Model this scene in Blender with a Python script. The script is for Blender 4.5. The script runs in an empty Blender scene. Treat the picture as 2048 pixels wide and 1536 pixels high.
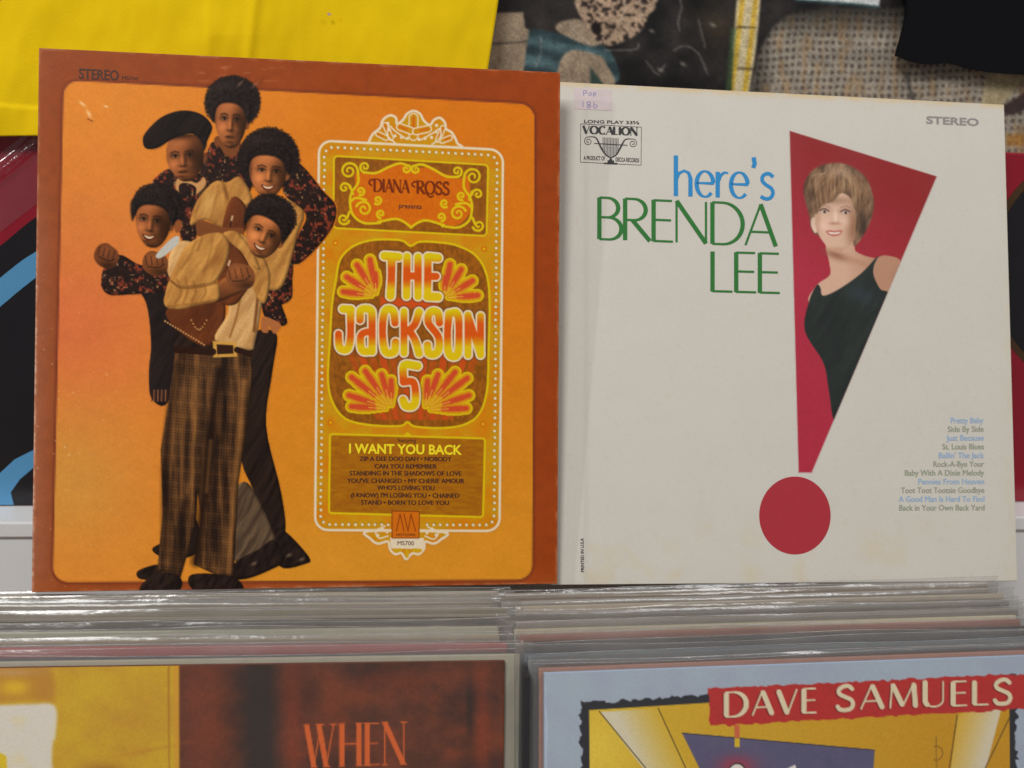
import bpy, math, random
import numpy as np
from mathutils import Matrix, Vector

# ------------------------------------------------------------------ camera
scene = bpy.context.scene
FPX, CXP, CYP = 2200.0, 1024.0, 768.0
PITCH, YAW, ROLL = math.radians(18), math.radians(7.5), math.radians(2.9)
CAM = np.array([0.0, 0.0, 0.66])
FW = np.array([math.sin(YAW) * math.cos(PITCH), math.cos(YAW) * math.cos(PITCH), -math.sin(PITCH)])
_r = np.array([math.cos(YAW), -math.sin(YAW), 0.0]); _u = np.cross(_r, FW)
RT = _r * math.cos(ROLL) + _u * math.sin(ROLL)
UP = _u * math.cos(ROLL) - _r * math.sin(ROLL)
cam_data = bpy.data.cameras.new('camera')
cam_data.sensor_width = 36.0
cam_data.lens = 36.0 * FPX / 2048.0
cam_data.clip_start = 0.02
cam_data.clip_end = 50.0
cam_data.dof.use_dof = True
cam_data.dof.focus_distance = 0.665
cam_data.dof.aperture_fstop = 7.0
cam = bpy.data.objects.new('camera', cam_data)
scene.collection.objects.link(cam)
M4 = np.eye(4); M4[:3, 0] = RT; M4[:3, 1] = UP; M4[:3, 2] = -FW; M4[:3, 3] = CAM
cam.matrix_world = Matrix(M4.tolist())
scene.camera = cam

# ------------------------------------------------------------------ world, lamps, exposure
world = bpy.data.worlds.new('World'); scene.world = world; world.use_nodes = True
bg = world.node_tree.nodes['Background']
bg.inputs[0].default_value = (1.0, 0.98, 0.96, 1); bg.inputs[1].default_value = 0.17
vs = scene.view_settings
vs.view_transform = 'Standard'; vs.look = 'None'; vs.exposure = 0.0; vs.gamma = 1.0
scene.cycles.transparent_max_bounces = 24
scene.cycles.max_bounces = 6

def area_lamp(name, loc, target, size, power, color):
    d = bpy.data.lights.new(name, 'AREA'); d.shape = 'DISK'; d.size = size; d.energy = power; d.color = color
    o = bpy.data.objects.new(name, d); scene.collection.objects.link(o)
    o.location = loc
    o.rotation_euler = (Vector(target) - Vector(loc)).to_track_quat('-Z', 'Y').to_euler()
    return o

area_lamp('ceiling_or_fill_lamp', (-0.9, -1.0, 2.6), (0.1, 0.6, 0.35), 0.8, 44.0, (1.0, 0.99, 0.97))
area_lamp('ceiling_or_fill_lamp', (1.1, -0.5, 2.1), (0.2, 0.6, 0.35), 0.5, 9.0, (1.0, 1.0, 1.0))  # weak fill light from the right, added to soften the shade
area_lamp('spot_lamp', (-1.32, -0.03, 1.29), (0.0, 0.6, 0.4), 0.07, 5.0, (1.0, 0.98, 0.96))
area_lamp('spot_lamp', (0.75, -0.7, 2.3), (0.1, 0.6, 0.4), 0.07, 4.0, (1.0, 0.98, 0.96))

# ------------------------------------------------------------------ helpers
K = 0.80                                     # brightness a white surface reaches under these lamps
def lin(c):
    c = np.asarray(c, float)
    return np.where(c <= 0.04045, c / 12.92, ((c + 0.055) / 1.055) ** 2.4)
def alb(c):                                  # printed colour (0..255, as it looks) -> base colour
    return np.clip(lin(np.asarray(c, float) / 255.0) / K, 0.002, 0.9)

def ray(x, y):
    x = np.asarray(x, float); y = np.asarray(y, float)
    return FW + RT * ((x - CXP) / FPX)[..., None] - UP * ((y - CYP) / FPX)[..., None]
def on_wall(x, y, Y):                        # survey mark -> point of the upright plane at depth Y
    d = ray(x, y); return CAM + d * (Y / d[..., 1])[..., None]
def on_level(x, y, z):
    d = ray(x, y); return CAM + d * ((z - CAM[2]) / d[..., 2])[..., None]

def frame(yaw, lean, roll):
    a, l, ro = [math.radians(v) for v in (yaw, lean, roll)]
    ex = np.array([math.cos(a), math.sin(a), 0]); back = np.array([-math.sin(a), math.cos(a), 0])
    ez = np.array([0, 0, 1]) * math.cos(l) + back * math.sin(l)
    X = ex * math.cos(ro) + ez * math.sin(ro); Z = -ex * math.sin(ro) + ez * math.cos(ro)
    return X, np.cross(Z, X), Z

class Sheet:
    """The front plane of a sleeve: turns survey marks into sleeve coordinates (x along, z up, metres)."""
    def __init__(s, o, yaw, lean, roll=0.0):
        s.o = np.array(o, float); s.X, s.Y, s.Z = frame(yaw, lean, roll)
    def local(s, x, y):
        d = ray(x, y); n = s.Y
        t = np.dot(s.o - CAM, n) / (d @ n)
        p = CAM + d * t[..., None] - s.o
        return p @ s.X, p @ s.Z
    def matrix(s):
        m = np.eye(4); m[:3, 0] = s.X; m[:3, 1] = s.Y; m[:3, 2] = s.Z; m[:3, 3] = s.o
        return Matrix(m.tolist())

class WallSheet(Sheet):
    def __init__(s, Y, z=0.0, x=0.0):
        s.o = np.array([x, Y, z]); s.X = np.array([1., 0, 0]); s.Y = np.array([0, 1., 0]); s.Z = np.array([0, 0, 1.])

def link(o, parent=None):
    scene.collection.objects.link(o)
    if parent is not None: o.parent = parent
    return o
def tag(o, label=None, cat=None, group=None, kind=None):
    if label: o['label'] = label
    if cat: o['category'] = cat
    if group: o['group'] = group
    if kind: o['kind'] = kind
    return o
def thing(name, sheet, label, cat, group=None):
    e = bpy.data.objects.new(name, None); e.empty_display_size = 0.02
    link(e); e.matrix_world = sheet.matrix()
    return tag(e, label, cat, group)
def mesh_obj(name, verts, faces, mat, parent=None, smooth=False):
    me = bpy.data.meshes.new(name)
    me.from_pydata([tuple(map(float, v)) for v in verts], [], faces); me.update()
    if mat: me.materials.append(mat)
    if smooth: me.polygons.foreach_set('use_smooth', [True] * len(me.polygons))
    return link(bpy.data.objects.new(name, me), parent)
def grid_mesh(name, V, mat, parent=None, col=None, smooth=None, skip=None):
    """V: (ny, nx, 3) points, col: (ny, nx, 3) linear colours; skip: (ny-1, nx-1) bool faces left out."""
    ny, nx, _ = V.shape
    smooth = (col is None) if smooth is None else smooth       # prints are flat sheets
    idx = np.arange(ny * nx).reshape(ny, nx)
    q = np.stack([idx[:-1, :-1], idx[1:, :-1], idx[1:, 1:], idx[:-1, 1:]], -1)
    q = q[~skip] if skip is not None else q.reshape(-1, 4)
    me = bpy.data.meshes.new(name)
    me.vertices.add(ny * nx); me.vertices.foreach_set('co', V.reshape(-1).astype(np.float32))
    me.loops.add(q.size); me.loops.foreach_set('vertex_index', q.reshape(-1).astype(np.int32))
    me.polygons.add(len(q)); me.polygons.foreach_set('loop_start', np.arange(0, q.size, 4, dtype=np.int32))
    me.update(calc_edges=True)
    me.polygons.foreach_set('use_smooth', np.full(len(q), smooth, dtype=bool))
    if col is not None:
        a = me.color_attributes.new('Col', 'FLOAT_COLOR', 'POINT')
        c = np.ones((ny * nx, 4), np.float32); c[:, :3] = col.reshape(-1, 3)
        a.data.foreach_set('color', c.reshape(-1))
    if mat: me.materials.append(mat)
    return link(bpy.data.objects.new(name, me), parent)

def box_bm(x0, x1, y0, y1, z0, z1):
    v = [(x, y, z) for z in (z0, z1) for y in (y0, y1) for x in (x0, x1)]
    f = [(0, 2, 3, 1), (4, 5, 7, 6), (0, 1, 5, 4), (2, 6, 7, 3), (0, 4, 6, 2), (1, 3, 7, 5)]
    return v, f
def box(name, b, mat, parent=None, bevel=0.0):
    v, f = box_bm(*b); o = mesh_obj(name, v, f, mat, parent)
    if bevel:
        m = o.modifiers.new('bevel', 'BEVEL'); m.width = bevel; m.segments = 2
    return o

# ------------------------------------------------------------------ materials
def new_mat(name):
    m = bpy.data.materials.new(name); m.use_nodes = True
    return m, m.node_tree.nodes, m.node_tree.links, m.node_tree.nodes['Principled BSDF']
def add_bump(nt, bsdf, scale, strength, detail=6.0, dist=0.0005):
    tc = nt.nodes.new('ShaderNodeTexCoord'); n = nt.nodes.new('ShaderNodeTexNoise')
    n.inputs['Scale'].default_value = scale; n.inputs['Detail'].default_value = detail
    b = nt.nodes.new('ShaderNodeBump'); b.inputs['Strength'].default_value = strength; b.inputs['Distance'].default_value = dist
    nt.links.new(tc.outputs['Object'], n.inputs['Vector']); nt.links.new(n.outputs['Fac'], b.inputs['Height'])
    nt.links.new(b.outputs['Normal'], bsdf.inputs['Normal'])
    return tc, n
def print_mat(name, rough, spec=0.4, bump=0.25, bscale=900, grain=0.07, gscale=1100):
    """Ink on card: printed colour with paper grain, a faint sheen and a fine tooth."""
    m, N, L, b = new_mat(name)
    a = N.new('ShaderNodeAttribute'); a.attribute_name = 'Col'
    tc, n = add_bump(m.node_tree, b, bscale, bump)
    g = N.new('ShaderNodeTexNoise'); g.inputs['Scale'].default_value = gscale; g.inputs['Detail'].default_value = 3
    L.new(tc.outputs['Object'], g.inputs['Vector'])
    mr = N.new('ShaderNodeMapRange'); mr.inputs[1].default_value = 0.25; mr.inputs[2].default_value = 0.75
    mr.inputs[3].default_value = 1 - grain; mr.inputs[4].default_value = 1 + grain
    L.new(g.outputs['Fac'], mr.inputs[0])
    mx = N.new('ShaderNodeMix'); mx.data_type = 'RGBA'; mx.blend_type = 'MULTIPLY'; mx.inputs[0].default_value = 1
    L.new(a.outputs['Color'], mx.inputs[6]); L.new(mr.outputs[0], mx.inputs[7]); L.new(mx.outputs[2], b.inputs['Base Color'])
    rr = N.new('ShaderNodeTexNoise'); rr.inputs['Scale'].default_value = 22; rr.inputs['Detail'].default_value = 8
    L.new(tc.outputs['Object'], rr.inputs['Vector'])
    r2 = N.new('ShaderNodeMapRange'); r2.inputs[1].default_value = 0.3; r2.inputs[2].default_value = 0.7
    r2.inputs[3].default_value = rough - 0.09; r2.inputs[4].default_value = rough + 0.09
    L.new(rr.outputs['Fac'], r2.inputs[0]); L.new(r2.outputs[0], b.inputs['Roughness'])
    b.inputs['Specular IOR Level'].default_value = spec
    return m
def plain(name, rgb, rough=0.6, spec=0.4, var=0.12, scale=60, bump=0.15, bscale=500):
    m, N, L, b = new_mat(name)
    tc, n = add_bump(m.node_tree, b, bscale, bump)
    g = N.new('ShaderNodeTexNoise'); g.inputs['Scale'].default_value = scale; g.inputs['Detail'].default_value = 7
    L.new(tc.outputs['Object'], g.inputs['Vector'])
    cr = N.new('ShaderNodeMix'); cr.data_type = 'RGBA'
    c = alb(rgb)
    cr.inputs[6].default_value = (*np.clip(c * (1 - var), 0, .9), 1); cr.inputs[7].default_value = (*np.clip(c * (1 + var), 0, .9), 1)
    L.new(g.outputs['Fac'], cr.inputs[0]); L.new(cr.outputs[2], b.inputs['Base Color'])
    b.inputs['Roughness'].default_value = rough; b.inputs['Specular IOR Level'].default_value = spec
    return m
def ink(name, rgb, rough=0.55):
    m, N, L, b = new_mat(name)
    b.inputs['Base Color'].default_value = (*alb(rgb), 1); b.inputs['Roughness'].default_value = rough
    b.inputs['Specular IOR Level'].default_value = 0.3
    return m
def plastic_mat(name, haze, tint, stretch=3.0, bump=.45, var=.5, f0=.06):
    """Thin clear polythene: mostly see-through, a little milky, glossy with fine wrinkles."""
    m, N, L, b = new_mat(name); N.remove(b)
    out = N['Material Output']
    tc = N.new('ShaderNodeTexCoord')
    mp = N.new('ShaderNodeMapping'); mp.inputs['Scale'].default_value = (1.0, 1.0, stretch)
    n = N.new('ShaderNodeTexNoise'); n.inputs['Scale'].default_value = 55; n.inputs['Detail'].default_value = 6
    n2 = N.new('ShaderNodeBump'); n2.inputs['Strength'].default_value = bump; n2.inputs['Distance'].default_value = 0.0016
    L.new(tc.outputs['Object'], mp.inputs[0]); L.new(mp.outputs[0], n.inputs['Vector']); L.new(n.outputs['Fac'], n2.inputs['Height'])
    tr = N.new('ShaderNodeBsdfTransparent'); tr.inputs[0].default_value = (0.97, 0.97, 0.97, 1)
    df = N.new('ShaderNodeBsdfDiffuse'); df.inputs[0].default_value = (*tint, 1); L.new(n2.outputs[0], df.inputs['Normal'])
    tl = N.new('ShaderNodeBsdfTranslucent'); tl.inputs[0].default_value = (*tint, 1)
    md = N.new('ShaderNodeMixShader'); md.inputs[0].default_value = 0.5; L.new(df.outputs[0], md.inputs[1]); L.new(tl.outputs[0], md.inputs[2])
    hz = N.new('ShaderNodeTexNoise'); hz.inputs['Scale'].default_value = 30; hz.inputs['Detail'].default_value = 5
    L.new(mp.outputs[0], hz.inputs['Vector'])
    mr = N.new('ShaderNodeMapRange'); mr.inputs[1].default_value = .3; mr.inputs[2].default_value = .7
    mr.inputs[3].default_value = haze * (1 - var); mr.inputs[4].default_value = haze * (1 + var); L.new(hz.outputs['Fac'], mr.inputs[0])
    m1 = N.new('ShaderNodeMixShader'); L.new(mr.outputs[0], m1.inputs[0]); L.new(tr.outputs[0], m1.inputs[1]); L.new(md.outputs[0], m1.inputs[2])
    gl = N.new('ShaderNodeBsdfGlossy'); gl.inputs['Roughness'].default_value = 0.19; L.new(n2.outputs[0], gl.inputs['Normal'])
    lw = N.new('ShaderNodeLayerWeight'); lw.inputs[0].default_value = 0.5; L.new(n2.outputs[0], lw.inputs['Normal'])
    pw_ = N.new('ShaderNodeMath'); pw_.operation = 'POWER'; pw_.inputs[1].default_value = 4.0; L.new(lw.outputs['Facing'], pw_.inputs[0])
    fr = N.new('ShaderNodeMath'); fr.operation = 'MULTIPLY_ADD'; fr.inputs[1].default_value = 0.85; fr.inputs[2].default_value = f0; L.new(pw_.outputs[0], fr.inputs[0])
    m2 = N.new('ShaderNodeMixShader'); L.new(fr.outputs[0], m2.inputs[0]); L.new(m1.outputs[0], m2.inputs[1]); L.new(gl.outputs[0], m2.inputs[2])
    L.new(m2.outputs[0], out.inputs['Surface'])
    return m

# ------------------------------------------------------------------ numpy print shop
_rng = np.random.default_rng(7)
_LAT = _rng.random((256, 256))
def vnoise(x, y):
    xi = np.floor(x).astype(int); yi = np.floor(y).astype(int); fx = x - xi; fy = y - yi
    fx = fx * fx * (3 - 2 * fx); fy = fy * fy * (3 - 2 * fy)
    g = lambda a, b: _LAT[a % 256, b % 256]
    return (g(xi, yi) * (1 - fx) + g(xi + 1, yi) * fx) * (1 - fy) + (g(xi, yi + 1) * (1 - fx) + g(xi + 1, yi + 1) * fx) * fy
def fbm(x, y, o=4):
    s = 0; a = .5
    for i in range(o):
        s = s + a * vnoise(x * 2 ** i + 17 * i, y * 2 ** i + 31 * i); a *= .5
    return s / (1 - .5 ** o)
def smooth_closed(p, n=5):
    p = np.asarray(p, float); out = []
    for i in range(len(p)):
        a, b, c, d = p[i - 1], p[i], p[(i + 1) % len(p)], p[(i + 2) % len(p)]
        for t in np.arange(n) / n:
            out.append(.5 * ((2 * b) + (c - a) * t + (2 * a - 5 * b + 4 * c - d) * t ** 2 + (3 * b - a - 3 * c + d) * t ** 3))
    return np.array(out)
def smooth_open(p, n=6):
    p = np.asarray(p, float)
    q = np.vstack([2 * p[0] - p[1], p, 2 * p[-1] - p[-2]]); out = []
    for i in range(1, len(q) - 2):
        a, b, c, d = q[i - 1:i + 3]
        for t in np.arange(n) / n:
            out.append(.5 * ((2 * b) + (c - a) * t + (2 * a - 5 * b + 4 * c - d) * t ** 2 + (3 * b - a - 3 * c + d) * t ** 3))
    out.append(p[-1]); return np.array(out)
def rrect(x0, y0, x1, y1, r, skew=0.0, n=6):
    """Rounded rectangle as a closed path; skew = drop of the top/bottom edges from left to right."""
    pts = []
    for cx, cy, a in ((x1 - r, y0 + r, -90), (x1 - r, y1 - r, 0), (x0 + r, y1 - r, 90), (x0 + r, y0 + r, 180)):
        for i in range(n + 1):
            t = math.radians(a + 90 * i / n); pts.append((cx + r * math.cos(t), cy + r * math.sin(t)))
    return [(x, y + skew * (x - x0) / (x1 - x0)) for x, y in pts]

class Paint:
    def __init__(s, x0, y0, x1, y1, step):
        s.nx = int(round((x1 - x0) / step)) + 1; s.ny = int(round((y1 - y0) / step)) + 1
        s.xs = np.linspace(x0, x1, s.nx); s.ys = np.linspace(y0, y1, s.ny)
        s.X, s.Y = np.meshgrid(s.xs, s.ys); s.C = np.zeros((s.ny, s.nx, 3)); s.step = step; s.vol = None
    def crop(s, x0, y0, x1, y1):
        i0, i1 = np.searchsorted(s.xs, (x0, x1)); j0, j1 = np.searchsorted(s.ys, (y0, y1))
        return slice(max(j0 - 1, 0), min(j1 + 1, s.ny)), slice(max(i0 - 1, 0), min(i1 + 1, s.nx))
    def put(s, sl, m, col, clip=None):
        if m.size == 0: return
        if clip is not None: m = m * clip[sl]
        if callable(col): col = col(s.X[sl], s.Y[sl])
        s.C[sl] += m[..., None] * (np.asarray(col, float) / 255.0 - s.C[sl])
    def sd_poly(s, sl, pts):
        X, Y = s.X[sl], s.Y[sl]; d2 = np.full(X.shape, 1e9); ins = np.zeros(X.shape, bool)
        for i in range(len(pts)):
            ax, ay = pts[i - 1]; bx, by = pts[i]; ex, ey = bx - ax, by - ay; l = ex * ex + ey * ey
            if l < 1e-9: continue
            t = np.clip(((X - ax) * ex + (Y - ay) * ey) / l, 0, 1)
            d2 = np.minimum(d2, (X - ax - t * ex) ** 2 + (Y - ay - t * ey) ** 2)
            if ay != by:
                c = ((ay > Y) != (by > Y)) & (X < (bx - ax) * (Y - ay) / (by - ay) + ax); ins ^= c
        d = np.sqrt(d2); return np.where(ins, d, -d)
    def poly(s, pts, col, feather=2.0, smooth=True, clip=None, grow=0.0, alpha=1.0):
        p = smooth_closed(pts) if smooth else np.asarray(pts, float)
        f = feather + grow + 1
        sl = s.crop(p[:, 0].min() - f, p[:, 1].min() - f, p[:, 0].max() + f, p[:, 1].max() + f)
        m = np.zeros((s.ny, s.nx))
        if s.X[sl].size:
            sd = s.sd_poly(sl, p) + grow; mm = np.clip(.5 + sd / feather, 0, 1) * alpha; m[sl] = mm
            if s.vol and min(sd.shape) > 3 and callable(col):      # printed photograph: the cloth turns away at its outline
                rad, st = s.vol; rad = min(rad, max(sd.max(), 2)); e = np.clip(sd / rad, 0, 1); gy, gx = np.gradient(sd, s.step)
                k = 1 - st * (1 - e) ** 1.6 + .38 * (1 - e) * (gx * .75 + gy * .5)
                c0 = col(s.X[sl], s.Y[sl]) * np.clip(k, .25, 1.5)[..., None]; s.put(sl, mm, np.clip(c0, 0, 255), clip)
            else: s.put(sl, mm, col, clip)
        return m if clip is None else m * clip
    def ell(s, cx, cy, rx, ry, col, rot=0.0, feather=2.0, clip=None, alpha=1.0):
        r = max(rx, ry) + feather + 1; sl = s.crop(cx - r, cy - r, cx + r, cy + r); m = np.zeros((s.ny, s.nx))
        X, Y = s.X[sl] - cx, s.Y[sl] - cy
        if X.size:
            a = math.radians(rot); x = X * math.cos(a) + Y * math.sin(a); y = -X * math.sin(a) + Y * math.cos(a)
            q = np.sqrt((x / rx) ** 2 + (y / ry) ** 2); mm = np.clip(.5 + (1 - q) * min(rx, ry) / feather, 0, 1) * alpha
            m[sl] = mm; s.put(sl, mm, col, clip)
        return m if clip is None else m * clip
    def soft(s, cx, cy, rx, ry, col, alpha=.5, rot=0.0, clip=None):
        r = 2.6 * max(rx, ry); sl = s.crop(cx - r, cy - r, cx + r, cy + r)
        X, Y = s.X[sl] - cx, s.Y[sl] - cy
        if X.size:
            a = math.radians(rot); x = X * math.cos(a) + Y * math.sin(a); y = -X * math.sin(a) + Y * math.cos(a)
            s.put(sl, alpha * np.exp(-((x / rx) ** 2 + (y / ry) ** 2)), col, clip)
    def stroke(s, pts, w, col, feather=1.6, smooth=False, clip=None, alpha=1.0, closed=False):
        p = np.asarray(pts, float)
        if smooth and len(p) > 2: p = smooth_closed(p) if closed else smooth_open(p)
        if closed: p = np.vstack([p, p[:1]])
        ws = np.broadcast_to(np.asarray(w, float), (len(p) - 1,)); f = ws.max() / 2 + feather + 1
        sl = s.crop(p[:, 0].min() - f, p[:, 1].min() - f, p[:, 0].max() + f, p[:, 1].max() + f)
        X, Y = s.X[sl], s.Y[sl]
        if not X.size: return
        best = np.full(X.shape, -1e9)
        for (ax, ay), (bx, by), wi in zip(p[:-1], p[1:], ws):
            ex, ey = bx - ax, by - ay; l = max(ex * ex + ey * ey, 1e-9)
            t = np.clip(((X - ax) * ex + (Y - ay) * ey) / l, 0, 1)
            best = np.maximum(best, wi / 2 - np.hypot(X - ax - t * ex, Y - ay - t * ey))
        s.put(sl, np.clip(.5 + best / feather, 0, 1) * alpha, col, clip)
    def blur(s, n=1):
        for _ in range(n):
            for ax in (0, 1): s.C = (np.roll(s.C, 1, ax) + 2 * s.C + np.roll(s.C, -1, ax)) / 4
    def build(s, name, sheet, depth, mat, parent, skip=None):
        lx, lz = sheet.local(s.X, s.Y)
        V = np.stack([lx, np.full_like(lx, depth), lz], -1)
        return grid_mesh(name, V, mat, parent, np.clip(lin(np.clip(s.C, 0, 1)) / K, .002, .92), skip=skip)

# ------------------------------------------------------------------ pen lettering (thick and thin strokes)
def arc(cx, cy, rx, ry, a0, a1, n=14):
    return [(cx + rx * math.cos(math.radians(a0 + (a1 - a0) * i / n)), cy + ry * math.sin(math.radians(a0 + (a1 - a0) * i / n))) for i in range(n + 1)]
# glyph: advance width, list of (points, kind); kind n = by direction, t = thin, f = full; unit cap height 1
GL = {
 'A': (.70, [([(.02, 0), (.35, 1)], 't'), ([(.35, 1), (.68, 0)], 'f'), ([(.14, .33), (.56, .33)], 't')]),
 'B': (.56, [([(.06, 0), (.06, 1)], 'f'), ([(.06, 1)] + arc(.24, .765, .23, .235, 90, -90) + [(.06, .53)], 'n'), ([(.06, .53)] + arc(.27, .265, .27, .265, 90, -90) + [(.06, 0)], 'n')]),
 'C': (.74, [(arc(.42, .5, .37, .5, 48, 312, 22), 'n')]),
 'D': (.76, [([(.06, 0), (.06, 1)], 'f'), ([(.06, 1)] + arc(.28, .5, .44, .5, 90, -90, 18) + [(.06, 0)], 'n')]),
 'E': (.50, [([(.06, 0), (.06, 1)], 'f'), ([(.06, .99), (.46, .99)], 't'), ([(.06, .52), (.44, .52)], 't'), ([(.06, .01), (.48, .01)], 't')]),
 'H': (.80, [([(.1, 0), (.1, 1)], 'f'), ([(.68, 0), (.68, 1)], 'f'), ([(.1, .52), (.68, .52)], 't')]),
 'I': (.24, [([(.12, 0), (.12, 1)], 'f')]),
 'L': (.50, [([(.06, 0), (.06, 1)], 'f'), ([(.06, .01), (.48, .01)], 't')]),
 'M': (.88, [([(.06, 0), (.12, 1)], 't'), ([(.12, 1), (.44, .08)], 'f'), ([(.44, .08), (.76, 1)], 't'), ([(.76, 1), (.82, 0)], 'f')]),
 'N': (.78, [([(.06, 0), (.06, 1)], 't'), ([(.06, 1), (.70, 0)], 'f'), ([(.70, 0), (.70, 1)], 't')]),
 'O': (.86, [(arc(.43, .5, .38, .5, 0, 360, 28), 'n')]),
 'R': (.62, [([(.06, 0), (.06, 1)], 'f'), ([(.06, 1)] + arc(.26, .745, .25, .255, 90, -90) + [(.06, .49)], 'n'), ([(.22, .49), (.60, 0)], 'f')]),
 'S': (.56, [(smooth_open([(.46, .86), (.36, .98), (.2, .97), (.07, .84), (.09, .67), (.26, .54), (.43, .42), (.49, .24), (.42, .06), (.26, .005), (.1, .04), (.03, .16)], 4).tolist(), 's')]),
 'U': (.72, [([(.08, 1), (.08, .3)] + arc(.35, .28, .27, .28, 180, 360)[1:4], 'f'), (arc(.35, .28, .27, .28, 220, 360) + [(.62, 1)], 't')]),
 'V': (.68, [([(.03, 1), (.34, 0)], 'f'), ([(.34, 0), (.65, 1)], 't')]),
 'W': (1.02, [([(.02, 1), (.27, 0)], 'f'), ([(.27, 0), (.50, 1)], 't'), ([(.44, 1), (.69, 0)], 'f'), ([(.69, 0), (.94, 1)], 't')]),
 ' ': (.40, []),
 'h': (.56, [([(.06, 0), (.06, 1.0)], 'f'), ([(.06, .40), (.14, .56), (.28, .63), (.40, .58), (.45, .44), (.45, 0)], 'n')]),
 'e': (.56, [([(.05, .34), (.50, .34)] + arc(.28, .32, .225, .315, 10, 318, 22), 'n')]),
 'r': (.36, [([(.06, 0), (.06, .63)], 'f'), ([(.06, .38), (.14, .55), (.24, .62), (.34, .61)], 'n')]),
 "'": (.26, [([(.10, 1.02), (.13, .86), (.09, .76)], 'f')]),
 's': (.46, [(smooth_open([(.37, .55), (.24, .63), (.10, .58), (.07, .46), (.16, .36), (.31, .27), (.36, .15), (.29, .03), (.16, .005), (.03, .06)], 4).tolist(), 's')]),
}
def pen_width(p, q, kind, thick, thin):
    if kind == 'f': return thick
    if kind == 't': return thin
    dx, dy = q[0] - p[0], q[1] - p[1]; l = math.hypot(dx, dy) or 1
    if kind == 's':
        return thin + (thick - thin) * .72
    return thin + (thick - thin) * abs(dy / l) ** 1.3
def lettering(txt, base0, base1, cap, thick, thin, xs=None, up=None, serif=0.0, track=0.0):
    """Strokes for a word: list of (points, widths) in survey marks. base0/base1: ends of the base line."""
    tot = sum(GL[c][0] + track for c in txt) - track
    b0, b1 = np.array(base0, float), np.array(base1, float); ex = (b1 - b0) / tot
    L = np.linalg.norm(b1 - b0); eu = np.array([0, -1.0]) * cap if up is None else np.array(up, float)
    out = []; pos = 0
    for c in txt:
        w, st = GL[c]
        for pts, kind in st:
            P = [b0 + ex * (pos + x) + eu * y for x, y in pts]
            W = [pen_width(pts[i], pts[i + 1], kind, thick, thin) for i in range(len(pts) - 1)]
            out.append((np.array(P), W))
            if serif and kind in 'ft' and len(pts) == 2 and pts[0][1] != pts[1][1]:
                for (x, y) in pts:
                    if y < .05 or y > .95:
                        out.append((np.array([b0 + ex * (pos + x - serif) + eu * y, b0 + ex * (pos + x + serif) + eu * y]), [thin]))
        pos += w + track
    return out
def brush(p, strokes, col, feather=1.8, off=(0, 0)):
    for P, W in strokes:
        P = P + np.array(off)
        if len(P) == 2:                                    # square ends: take back the round cap
            d = P[1] - P[0]; l = np.linalg.norm(d); k = min(.42 * W[0], l * .4); P = np.array([P[0] + d / l * k, P[1] - d / l * k])
        p.stroke(P, W, col, feather)
def ribbons(name, strokes, sheet, depth, mat, parent):
    """Flat strokes of ink as thin strips lying on the sheet, each a hair above the last."""
    V = []; F = []; z = 0
    for P, W in strokes:
        n = len(P); T = np.zeros_like(P); T[1:-1] = P[2:] - P[:-2]; T[0] = P[1] - P[0]; T[-1] = P[-1] - P[-2]
        T /= np.maximum(np.linalg.norm(T, axis=1), 1e-9)[:, None]; Nn = np.stack([-T[:, 1], T[:, 0]], 1)
        w = np.empty(n); w[0] = W[0]; w[-1] = W[-1]
        for i in range(1, n - 1): w[i] = (W[i - 1] + W[i]) / 2
        A = P + Nn * w[:, None] / 2; B = P - Nn * w[:, None] / 2
        b = len(V); z += 1
        for q in (A, B):
            lx, lz = sheet.local(q[:, 0], q[:, 1]); V += [(x, depth - z * 2e-6, zz) for x, zz in zip(lx, lz)]
        F += [(b + i, b + i + 1, b + n + i + 1, b + n + i) for i in range(n - 1)]
    return mesh_obj(name, V, F, mat, parent)

# ------------------------------------------------------------------ type set lines (built-in typeface)
TYPE = {}
def set_type(strings):
    objs = []
    for t, off in strings:
        c = bpy.data.curves.new('type', 'FONT'); c.body = t; c.size = 1; c.offset = off; c.resolution_u = 3
        o = bpy.data.objects.new('type', c); scene.collection.objects.link(o); objs.append((t, off, o))
    dg = bpy.context.evaluated_depsgraph_get()
    for t, off, o in objs:
        me = bpy.data.meshes.new_from_object(o.evaluated_get(dg))
        v = np.array([x.co[:2] for x in me.vertices]); f = [tuple(p.vertices) for p in me.polygons]
        TYPE[(t, off)] = (v, f); bpy.data.meshes.remove(me)
    for t, off, o in objs:
        c = o.data; bpy.data.objects.remove(o); bpy.data.curves.remove(c)
def typed(name, t, off, left, right, cap, sheet, depth, mat, parent, up=None, bold=0.0):
    v, f = TYPE[(t, off)]
    l, r = np.array(left, float), np.array(right, float)
    x0, x1 = v[:, 0].min(), v[:, 0].max(); u = (v[:, 0] - x0) / (x1 - x0); y = v[:, 1] / 0.729
    e = np.array([0, -cap]) if up is None else np.array(up, float)
    P = l + (r - l) * u[:, None] + e * y[:, None]
    lx, lz = sheet.local(P[:, 0], P[:, 1])
    V = np.stack([lx, np.full_like(lx, depth), lz], 1)
    if bold:                                             # heavier face: the same line struck twice, a hair apart
        lx2, lz2 = sheet.local(P[:, 0] + bold, P[:, 1]); n = len(V)
        V = np.vstack([V, np.stack([lx2, np.full_like(lx2, depth - 1e-5), lz2], 1)]); f = list(f) + [tuple(i + n for i in q) for q in f]
    return mesh_obj(name, V, f, mat, parent)

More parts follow.
